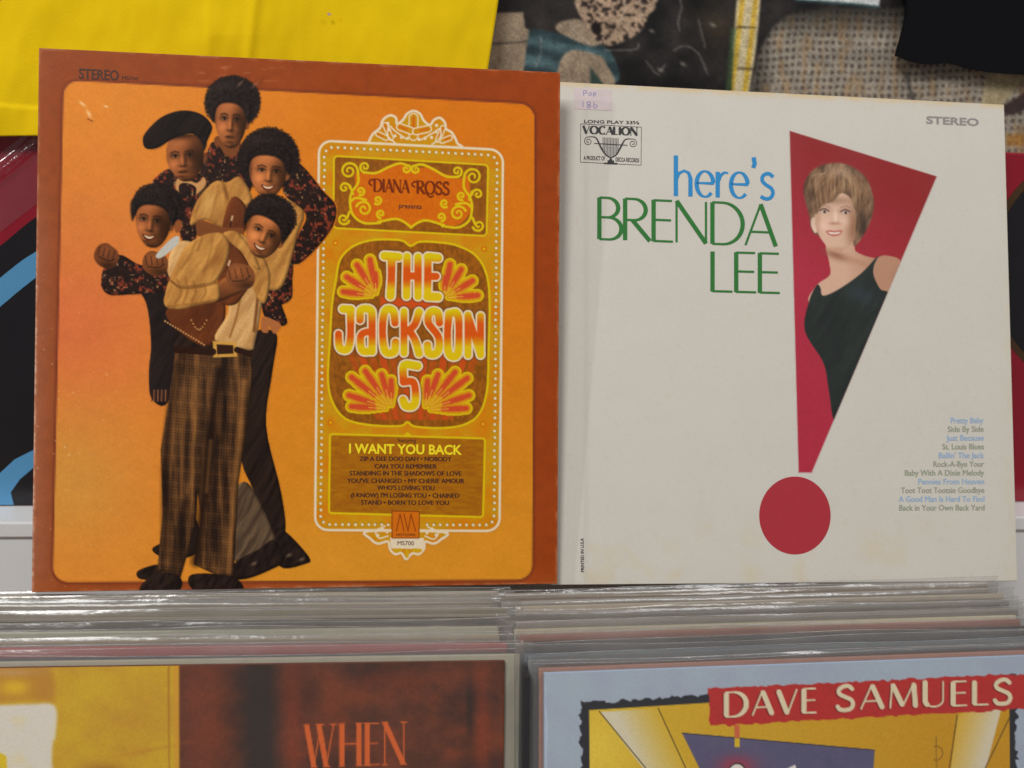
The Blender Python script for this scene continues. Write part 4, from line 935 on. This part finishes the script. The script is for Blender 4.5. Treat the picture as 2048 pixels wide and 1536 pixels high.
for side, cols, corner, right, yaw in (('left', lcol, LEFT_TOP, True, -.786), ('right', rcol, RIGHT_TOP, False, 1.348)):
    for i, (cname, rgb) in enumerate(cols):
        dx = 0 if i == 0 else rnd.uniform(-.004, .005) + (.006 if side == 'left' and i == 1 else 0) - (.0012 * i if side == 'right' else -.0002 * i)
        dz = 0 if i == 0 else rnd.uniform(-.0020, .0010)
        sh = bin_sheet(corner, right, yaw + (0 if i == 0 else rnd.uniform(-.25, .25)), i, dx, dz); SHEETS[side, i] = sh
        lab = label_for(i, cname, side)
        if i == 0: lab = 'brown and yellow record sleeve lettered in orange at the front of the left bin' if side == 'left' else 'pale blue record sleeve with a red lettered banner at the front of the right bin'
        r = thing('wrapped_record', sh, lab, 'record sleeve', 'wrapped records standing in the bins')
        mt = plain(f'{side}_card_{i}', tuple(np.array(rgb) * .72 + np.array((132, 126, 118)) * .28) if i else rgb, .65, .3, .15, 90)
        box('card', (0, RW, 0, RT_, 0, RH), mt, r, .0006)
        if i == 0: mat = M['front_bag']
        else: mat = M['bag']
        add_bag(r, i + (0 if side == 'left' else 40), mat, e_top=rnd.uniform(.004, .007) if i < 11 else .003)
        if i == 0:
            if side == 'left': when = r
            else: banner_rec = r

# ---- print of the front record on the left
sh = SHEETS['left', 0]
def paint_when(p):
    def when_ground(X, Y):
        n = fbm(X / 60, Y / 45, 4); c = lerp((62, 34, 24), (112, 52, 26), np.clip(n * 1.8 - .45, 0, 1))
        c = lerp(c, (112, 52, 30), gauss(X, Y, 400, 1450, 50, 300) * .8); c = lerp(c, (40, 33, 30), np.clip(np.exp(-((X - 522) / 42) ** 2), 0, .85))
        c = lerp(c, (132, 54, 28), gauss(X, Y, 585, 1480, 26, 200) * .7); c = lerp(c, (128, 52, 26), gauss(X, Y, 965, 1460, 16, 120) * .8 + .4 * gauss(X, Y, 760, 1360, 90, 14)); c = lerp(c, (44, 28, 22), gauss(X, Y, 940, 1420, 8, 60) * .8)
        return c * (1 + .16 * (fbm(X / 5, Y / 5, 2) - .5))[..., None]
    p.put(np.s_[:, :], np.ones(p.X.shape), when_ground)
    yel = lambda X, Y: lerp((198, 158, 26), (186, 138, 34), np.clip(fbm(X / 70, Y / 60, 3) * 1.6 - .4, 0, 1)) * (1 + .06 * (fbm(X / 4, Y / 4, 2) - .5))[..., None]
    p.poly([(-200, 1280), (358, 1280), (360, 2500), (-200, 2500)], yel, 4, False)
    p.stroke([(337, 1300), (339, 1620)], 3, (150, 90, 20), 4, alpha=.7); p.stroke([(352, 1300), (354, 1620)], 9, (206, 140, 40), 5, alpha=.6)
    p.poly([(-200, 1310), (60, 1330), (102, 1340), (108, 1400), (60, 1396), (0, 1404), (-200, 1400)], (176, 120, 40), 14, True, alpha=.75)
    p.soft(30, 1375, 30, 16, (220, 180, 30), .8); p.soft(20, 1345, 60, 8, (190, 150, 110), .6)
    p.poly([(-200, 1408), (-20, 1410), (60, 1408), (110, 1412), (112, 1470), (104, 1520), (110, 1800), (-200, 1800)], lambda X, Y: lerp((208, 200, 186), (214, 196, 140), np.clip(fbm(X / 40, Y / 40, 2) * 2 - 1.15, 0, .7)), 8, True)
    p.poly([(-80, 1500), (0, 1506), (14, 1530), (8, 1620), (-80, 1620)], (210, 180, 24), 4, True); p.soft(210, 1545, 40, 18, (150, 90, 24), .8); p.soft(300, 1500, 60, 4, (180, 120, 30), .5, -12)
    brush(p, lettering('WHEN', (612, 1534), (812, 1528), 84, 10.5, 2.6, serif=.11, track=.10), (204, 92, 34), 2.0)
    p.stroke([(700, 1541), (806, 1539)], 4, (204, 92, 34), 2)
for area in ((-150, 1300, 1024, 1600, 2.4), (-150, 1600, 1024, 2440, 8)):
    p = Paint(*area); paint_when(p); build_clamped(p, 'cover_print', sh, RW, RH, -.0002, M['lower_print'], when)
# ---- print of the front record on the right
sh = SHEETS['right', 0]
jag = lambda pts, amp, seed: [(x + amp * (fbm(np.float64(x / 9 + seed), np.float64(y / 9), 3) - .5) * 2, y + amp * (fbm(np.float64(x / 9), np.float64(y / 9 + seed), 3) - .5) * 2) for x, y in pts]
def paint_banner(p):
    sky_ = lambda X, Y: lerp((160, 172, 182), (154, 162, 178), fbm(X / 50, Y / 50, 3))
    p.put(np.s_[:, :], np.ones(p.X.shape), sky_)
    def edge(a, b, step=5):
        n = max(2, int(math.hypot(b[0] - a[0], b[1] - a[1]) / step)); return [(a[0] + (b[0] - a[0]) * i / n, a[1] + (b[1] - a[1]) * i / n) for i in range(n)]
    def torn(c, amp, seed): 
        q = []
        for i in range(len(c)): q += edge(c[i], c[(i + 1) % len(c)])
        return jag(q, amp, seed)
    p.poly(torn([(1160, 1405), (2032, 1352), (2040, 2330), (1170, 2370)], 9, 3), (38, 38, 44), 2, False)
    p.poly([(1178, 1420), (2018, 1368), (2026, 2318), (1188, 2356)], lambda X, Y: lerp(lerp((204, 168, 40), (192, 140, 18), np.clip((X - 1178) / 700, 0, 1)), (224, 196, 70), .7 * gauss(X, Y, 1190, 1500, 90, 90)) * (1 + .05 * (fbm(X / 4, Y / 4, 2) - .5))[..., None], 2, False)
    p.poly([(1200, 1424), (1318, 1416), (1420, 1620), (1350, 1620)], lambda X, Y: lerp((206, 196, 168), (204, 166, 42), np.clip((X - 1230 - (Y - 1420) * .45) / 90, 0, 1)), 2, False)
    p.poly([(1916, 1430), (2012, 1380), (1950, 1620), (1890, 1620)], lambda X, Y: lerp((206, 156, 24), (206, 194, 166), np.clip((X - 1900 + (Y - 1430) * .3) / 90, 0, 1)), 2, False)
    for a, b in (((1198, 1422), (1360, 1620)), ((1316, 1416), (1410, 1620)), ((1914, 1430), (1886, 1620)), ((2018, 1436), (1930, 1620))): p.stroke([a, b], 2.2, (84, 64, 20), 1.6)
    pur = p.poly([(1364, 1466), (1749, 1500), (1742, 1620), (1440, 1620)], lambda X, Y: lerp((96, 88, 114), (80, 78, 108), fbm(X / 24, Y / 24, 3)), 2, False)
    p.stroke([(1364, 1466), (1749, 1500)], 2, (50, 46, 60), 1.5)
    p.soft(1473, 1532, 36, 20, (160, 50, 70), .9, 0, pur); p.ell(1474, 1545, 18, 20, (40, 34, 40), 0, 2); p.ell(1474, 1546, 16, 18, (216, 206, 196), 0, 2); p.poly([(1576, 1536), (1590, 1529), (1600, 1560), (1570, 1560)], (214, 208, 204), 2, False)
    p.poly([(1468, 1450), (1479, 1450), (1479, 1476), (1469, 1476)], (196, 96, 60), 1.6, False); p.poly([(1469, 1476), (1479, 1476), (1479, 1494), (1469, 1494)], (206, 170, 30), 1.6, False)
    p.stroke([(1872, 1474), (1874, 1600)], 1.6, (120, 90, 20), 1.4); p.stroke(arc(1872, 1506, 13, 14, -110, 110), 2.0, (130, 84, 20), 1.5)
    p.poly(torn([(1416, 1377), (2070, 1346), (2072, 1416), (1420, 1452)], 4.5, 8), lambda X, Y: np.asarray((176, 40, 36), float) * (1 + .08 * (fbm(X / 6, Y / 6, 2) - .5))[..., None], 1.8, False)
    for txt, a, b in (('DAVE', (1449, 1434), (1634, 1425)), ('SAMUELS', (1673, 1421), (2025, 1407))):
        for off, colr in (((-2.5, 1.2), (110, 16, 18)), ((0, 0), (214, 200, 166))):
            brush(p, lettering(txt, a, b, 49, 10.5, 3.8, track=.14), colr, 1.8, off)
for area in ((1074, 1290, 2190, 1600, 2.0), (1074, 1600, 2190, 2440, 8)):
    p = Paint(*area); paint_banner(p); build_clamped(p, 'cover_print', sh, RW, RH, -.0002, M['lower_print'], banner_rec)

# ================================================================== bin, ledge, wall
M['black_board'] = plain('black_painted_board', (34, 33, 36), .55, .4, .2, 80); M['white_board'] = plain('white_laminate', (226, 230, 240), .35, .45, .03, 20, .05)
M['wall_paint'] = plain('wall_paint', (150, 146, 140), .8, .2, .06, 10)
world_sheet = WallSheet(0.0)
rb = thing('record_bin', world_sheet, 'black record bin with an added dark board for the shaded gap between the two rows of records', 'record bin')
v = [(x, y, z) for x in (-.262, .46) for y, z in ((.36, -.012), (.54, .010), (.54, -.004), (.36, -.026))]
mesh_obj('floor_board', v, [(0, 1, 5, 4), (1, 2, 6, 5), (2, 3, 7, 6), (3, 0, 4, 7), (0, 3, 2, 1), (4, 5, 6, 7)], M['black_board'], rb)
def lean_board(name, x0, x1, ztop, y0=.42, y1=.545):
    s = math.tan(math.radians(19)); b, f = box_bm(x0, x1, y0, y1, -.03, ztop)
    b = [(x, y + (z - .322) * s * .9 + .0, z) for x, y, z in b]; return mesh_obj(name, b, f, M['black_board'], rb)
lean_board('gap_shade_board', .0835, .0868, .320, .520, .575); lean_board('side_board', -.272, -.262, .29); lean_board('side_board', .460, .470, .29)  # first board is added: it darkens the shadowy gap between the bins
box('front_board', (-.272, .47, .33, .338, -.03, .11), M['black_board'], rb, .001)
ledge = thing('display_ledge', world_sheet, 'white laminate ledge behind the records', 'ledge')
LZ = .66 - .3407
box('ledge_top', (-.9, 1.1, .7225, .7595, LZ - .0115, LZ), M['white_board'], ledge, .0012)
box('ledge_front', (-.9, 1.1, .7250, .7595, LZ - .33, LZ - .0117), M['white_board'], ledge, .001)
w = box('wall', (-.9, 1.1, .7605, .80, -.03, 1.3), M['wall_paint']); tag(w, kind='structure')
t = box('table', (-.9, 1.1, -.1, .80, -.07, -.0305), plain('table_top', (120, 90, 64), .5)); tag(t, kind='structure')

# ---- glossy maroon panel with black and blue print
MX = WallSheet(.7500, LZ); M['maroon'] = plain('maroon_gloss', (138, 24, 42), .18, .5, .12, 30, .03, 40); M['panel_black'] = plain('panel_black_ink', (26, 24, 28), .25, .5, .2, 40, .03, 40)
M['panel_blue'] = plain('panel_blue_ink', (84, 146, 190), .3, .5, .06, 60, .03); M['panel_brown'] = plain('panel_brown_ink', (70, 48, 30), .35, .4, .15, 60, .03)
mp_ = thing('picture_panel', MX, 'glossy maroon panel with black discs and a blue stripe behind the sleeves', 'panel')
box('board', (-.36, .62, 0, .005, .0004, .272), M['maroon'], mp_, .001)
def flat(name, pts, mat, depth, par, sheet=MX, smooth=True):
    q = smooth_closed(pts, 6) if smooth else np.array(pts, float); x, z = sheet.local(q[:, 0], q[:, 1])
    return mesh_obj(name, [(a, depth, max(c, .0006)) for a, c in zip(x, z)], [tuple(range(len(q) - 1, -1, -1))], mat, par)
flat('black_disc', [(-60, 530), (0, 492), (72, 434), (140, 400), (500, 340), (900, 520), (900, 900), (700, 1001), (300, 1008), (-60, 1010)], M['panel_black'], -.0003, mp_)
ax = [(-50, 628), (0, 585), (35, 556), (72, 529), (130, 500), (260, 470)]
c = smooth_open(ax); T = np.gradient(c, axis=0); T /= np.linalg.norm(T, axis=1)[:, None]; Nn = np.stack([-T[:, 1], T[:, 0]], 1)
flat('blue_stripe', np.vstack([c + Nn * 22, (c - Nn * 22)[::-1]]), M['panel_blue'], -.0006, mp_, smooth=False)
flat('blue_stripe', [(-50, 985), (0, 946), (30, 918), (66, 900), (120, 886), (120, 915), (66, 936), (40, 958), (22, 984), (28, 1009), (-50, 1010)], M['panel_blue'], -.0006, mp_, smooth=False)
for nm, r_, dep, mt in (('disc_rim', 252, -.0003, M['panel_brown']), ('black_disc', 238, -.0006, M['panel_black'])):
    flat(nm, [(2222 + r_ * math.cos(a), 542 + r_ * math.sin(a)) for a in np.linspace(0, 2 * math.pi, 73)[:-1]], mt, dep, mp_, smooth=False)
# clear film over its left part, with one raised crease that catches the lamps
M['film'] = plastic_mat('clear_film', .05, (.7, .6, .65), 1.0, .15, .5, .08)
gX, cr = np.meshgrid(np.linspace(-70, 130, 90), np.linspace(-28, 96, 70)); gY = 326 - .78 * (gX - 22) + cr * math.hypot(1, .78); lx, lz = MX.local(gX, gY)
yy = -.0008 - .0042 * np.exp(-(cr / 11) ** 2) * (.8 + .4 * fbm(gX / 12, gY / 12, 2)) 
film = grid_mesh('film', np.stack([lx, yy, lz], -1), M['film'], mp_)

# ---- worn poster on the wall, top right
PX = WallSheet(.7570, LZ)
poster = thing('poster', PX, 'creased dark poster with a grey woven pattern on the wall behind the white sleeve', 'poster')
p = Paint(940, -60, 2100, 318, 2.4)
p.put(np.s_[:, :], np.ones(p.X.shape), lambda X, Y: lerp((16, 14, 14), (52, 46, 44), np.clip(fbm(X / 45, Y / 45, 4) * 1.8 - .62 + .5 * gauss(X, Y, 1080, 30, 90, 60), 0, 1)))
p.soft(1430, 50, 40, 40, (74, 60, 40), .6)
teal = lambda X, Y: lerp((40, 58, 62), (82, 108, 112), np.clip(.5 + .5 * np.sin((Y - .22 * X) / 6.5) + fbm(X / 30, Y / 14, 2) - .6, 0, 1))
p.poly([(1050, 66), (1110, 66), (1190, 84), (1225, 110), (1225, 170), (1050, 170)], teal, 3)
stone = cloth((164, 144, 120), (130, 112, 92), 30, 30, .8)
p.poly([(940, 28), (1046, 24), (1050, 56), (1058, 60), (1052, 100), (1046, 150), (940, 150)], stone, 2, False); p.stroke([(985, 88), (1054, 83)], 3, (60, 54, 48), 3)
p.poly([(1112, 50), (1135, 40), (1165, 42), (1200, 80), (1180, 92), (1120, 66)], stone, 2.5); p.poly([(1118, 130), (1130, 108), (1152, 100), (1200, 112), (1212, 128), (1226, 175), (1118, 175)], stone, 2.5); p.poly([(1180, 134), (1212, 175), (1180, 175)], (54, 74, 66), 3, False)
leop = lambda X, Y: lerp((178, 150, 124), (40, 30, 26), np.clip((fbm(X / 6, Y / 6, 2) - .56) * 9, 0, 1))
p.poly([(1140, -60), (1150, 10), (1165, 40), (1190, 78), (1212, 92), (1250, 82), (1285, 58), (1296, 30), (1312, 10), (1310, -60)], leop, 3)
p.ell(1192, 57, 10, 13, (22, 16, 14), -20, 3)
def weave(X, Y):
    u = X + .10 * Y + 9 * (fbm(X / 50, Y / 30, 3) - .5); vv = Y + .02 * X + 3 * np.sin(X / 60) + 9 * (fbm(X / 40 + 9, Y / 40, 3) - .5); d = (.5 + .5 * np.cos(u * 2 * np.pi / 13.2)) * (.5 + .5 * np.cos(vv * 2 * np.pi / 15.0))
    c = lerp((172, 160, 142), (142, 134, 122), fbm(X / 50, Y / 40, 3)); c = lerp(c, (62, 50, 46), np.clip(d * 1.7 - .35, 0, .9) * np.clip(.2 + 1.5 * fbm(X / 25, Y / 25, 2), 0, 1))
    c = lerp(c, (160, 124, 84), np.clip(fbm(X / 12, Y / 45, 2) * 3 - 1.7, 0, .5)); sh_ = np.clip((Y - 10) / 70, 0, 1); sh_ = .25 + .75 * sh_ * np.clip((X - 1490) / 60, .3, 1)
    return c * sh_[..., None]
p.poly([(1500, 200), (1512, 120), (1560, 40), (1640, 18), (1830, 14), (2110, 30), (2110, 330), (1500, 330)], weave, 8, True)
p.poly([(1975, 150), (2050, 140), (2030, 180), (1990, 220), (1965, 230)], (170, 154, 120), 5, True); p.poly([(2000, 215), (2030, 196), (2060, 176), (2060, 210), (2020, 230)], (60, 46, 44), 5, True)
p.poly([(2010, 268), (2110, 268), (2110, 292), (2010, 292)], (160, 108, 40), 8, False, alpha=.7); p.stroke([(1812, 150), (1825, 200)], 8, (50, 48, 50), 8, alpha=.7)
tape = lambda X, Y: lerp((206, 190, 150), (206, 168, 56), np.clip(np.sin((X + .12 * Y) / 4.2) * 1.2, 0, 1))
p.poly([(1478, -60), (1526, -60), (1512, 90), (1498, 185), (1462, 185), (1466, 80)], tape, 2.5, False); p.stroke([(1466, 60), (1456, 185)], 10, (66, 92, 56), 8, alpha=.8)
for y in (54, 137): p.stroke([(1474, y), (1510, y + 1)], 3, (60, 44, 24), 2)
for pts in ([(1246, 0), (1248, 26), (1242, 40)], [(1281, -10), (1284, 36)], [(1360, -10), (1362, 18), (1356, 40), (1358, 62)], [(1396, 40), (1404, 70), (1410, 96)], [(1210, 100), (1240, 100), (1272, 98), (1276, 88)], [(1083, 75), (1080, 110), (1070, 135)], [(1292, 122), (1306, 142), (1318, 150)], [(1322, 140), (1330, 128)], [(1500, 190), (1510, 150)], [(1178, 88), (1150, 62), (1140, 46)], [(1345, 100), (1372, 92), (1396, 108), (1416, 150)]):
    p.stroke(jag(smooth_open(pts) if len(pts) > 2 else pts, 1.5, 2), 1.7, (186, 178, 170), 1.8, alpha=.75)
for x, y in ((1303, 62), (1365, 128), (1320, 140), (1425, 50)): p.soft(x, y, 6, 3, (190, 180, 170), .7, 30)
p.poly([(1590, -60), (1758, -60), (1757, 12), (1700, 6), (1590, -2)], (206, 210, 208), 2, False); p.stroke([(1590, 0), (1700, 9), (1757, 15)], 4, (60, 110, 120), 4, alpha=.6)
lx, lz = PX.local(p.X, p.Y); ripple = -.0004 - .0012 * fbm(p.X / 90, p.Y / 90, 3)
p.blur(1); p.C *= (.93 + .22 * (vnoise(p.X / 3.1, p.Y / 3.1) - .5) + .25 * (fbm(p.X / 22, p.Y / 22, 3) - .5))[..., None]
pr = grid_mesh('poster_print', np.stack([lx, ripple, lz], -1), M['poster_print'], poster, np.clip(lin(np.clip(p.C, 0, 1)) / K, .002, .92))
x0, x1, z0, z1 = lx.min() + .01, lx.max() - .01, lz.min() + .006, lz.max() - .006
box('backing_paper', (x0, x1, .0006, .0012, z0, z1), M['cream_card'], poster)

# ---- yellow T-shirt hanging over the panel, and the hem of a black one
M['yellow_cotton'] = plain('yellow_cotton', (222, 184, 8), .85, .15, .05, 25, .35, 1400); M['black_cotton'] = plain('black_cotton', (16, 15, 18), .9, .1, .2, 60, .3, 1200)
YX = WallSheet(.7430, LZ)
ys = thing('yellow_shirt', YX, 'yellow cotton T-shirt hanging on the wall above the orange sleeve', 'shirt')
nu, nv = 220, 130; U, Vv = np.meshgrid(np.linspace(0, 1, nu), np.linspace(0, 1, nv))
Yp = -220 + Vv * (268 + 220 + 4 * np.sin(U * 9)); right = 996 - np.clip(Yp, -220, 400) * .15
Xp = -260 + U * (right + 260)
def shirt_depth(X, Y):
    d = -.0030 * fbm(X / 130, Y / 220, 3) - .0016 * fbm(X / 40 + 5, Y / 90, 2)
    d += -.0022 / (1 + np.exp(-(X - 414) / 2.2)) * np.clip((130 - Y) / 60, 0, 1) * np.clip(1 - (X - 414) / 160, 0, 1); d += -.0016 * np.exp(-((X - 512 + .12 * Y) / 10) ** 2)
    d += -.0010 / (1 + np.exp(-(Y - 207 - 8 * np.sin(X / 60)) / 1.6)) - .0008 * np.exp(-((X + Y * .6 - 110) / 45) ** 2)
    return d
lx, lz = YX.local(Xp, Yp); body = grid_mesh('cotton_body', np.stack([lx, shirt_depth(Xp, Yp), lz], -1), M['yellow_cotton'], ys)
so = body.modifiers.new('thickness', 'SOLIDIFY'); so.thickness = .002; so.offset = -1
mesh_obj('speck', [(*(lambda q: (q[0], q[1], q[2]))((YX.local(np.array([a]), np.array([b]))[0][0], -.0062, YX.local(np.array([a]), np.array([b]))[1][0])),) for a, b in ((655, 26), (659, 25), (664, 29), (661, 32), (656, 30))], [(4, 3, 2, 1, 0)], M['card_edge'], ys)
BX = WallSheet(.7460, LZ)
bs = thing('black_shirt', BX, 'black cotton garment hem hanging in front of the poster, top right', 'shirt')
hem = smooth_closed([(1818, -160), (1815, 10), (1808, 60), (1795, 108), (1800, 114), (1850, 129), (1900, 127), (1960, 142), (2048, 150), (2200, 152), (2240, 0), (2220, -160)], 8)
hx, hz = BX.local(hem[:, 0], hem[:, 1]); n = len(hem)
vv = [(a, 0, c) for a, c in zip(hx, hz)] + [(a, .004, c) for a, c in zip(hx, hz)]
ff = [tuple(range(n - 1, -1, -1)), tuple(range(n, 2 * n))] + [(i, (i + 1) % n, n + (i + 1) % n, n + i) for i in range(n)]
hm_ = mesh_obj('cotton_hem', vv, ff, M['black_cotton'], bs); b_ = hm_.modifiers.new('bevel', 'BEVEL'); b_.width = .0012; b_.segments = 2; b_.limit_method = 'ANGLE'
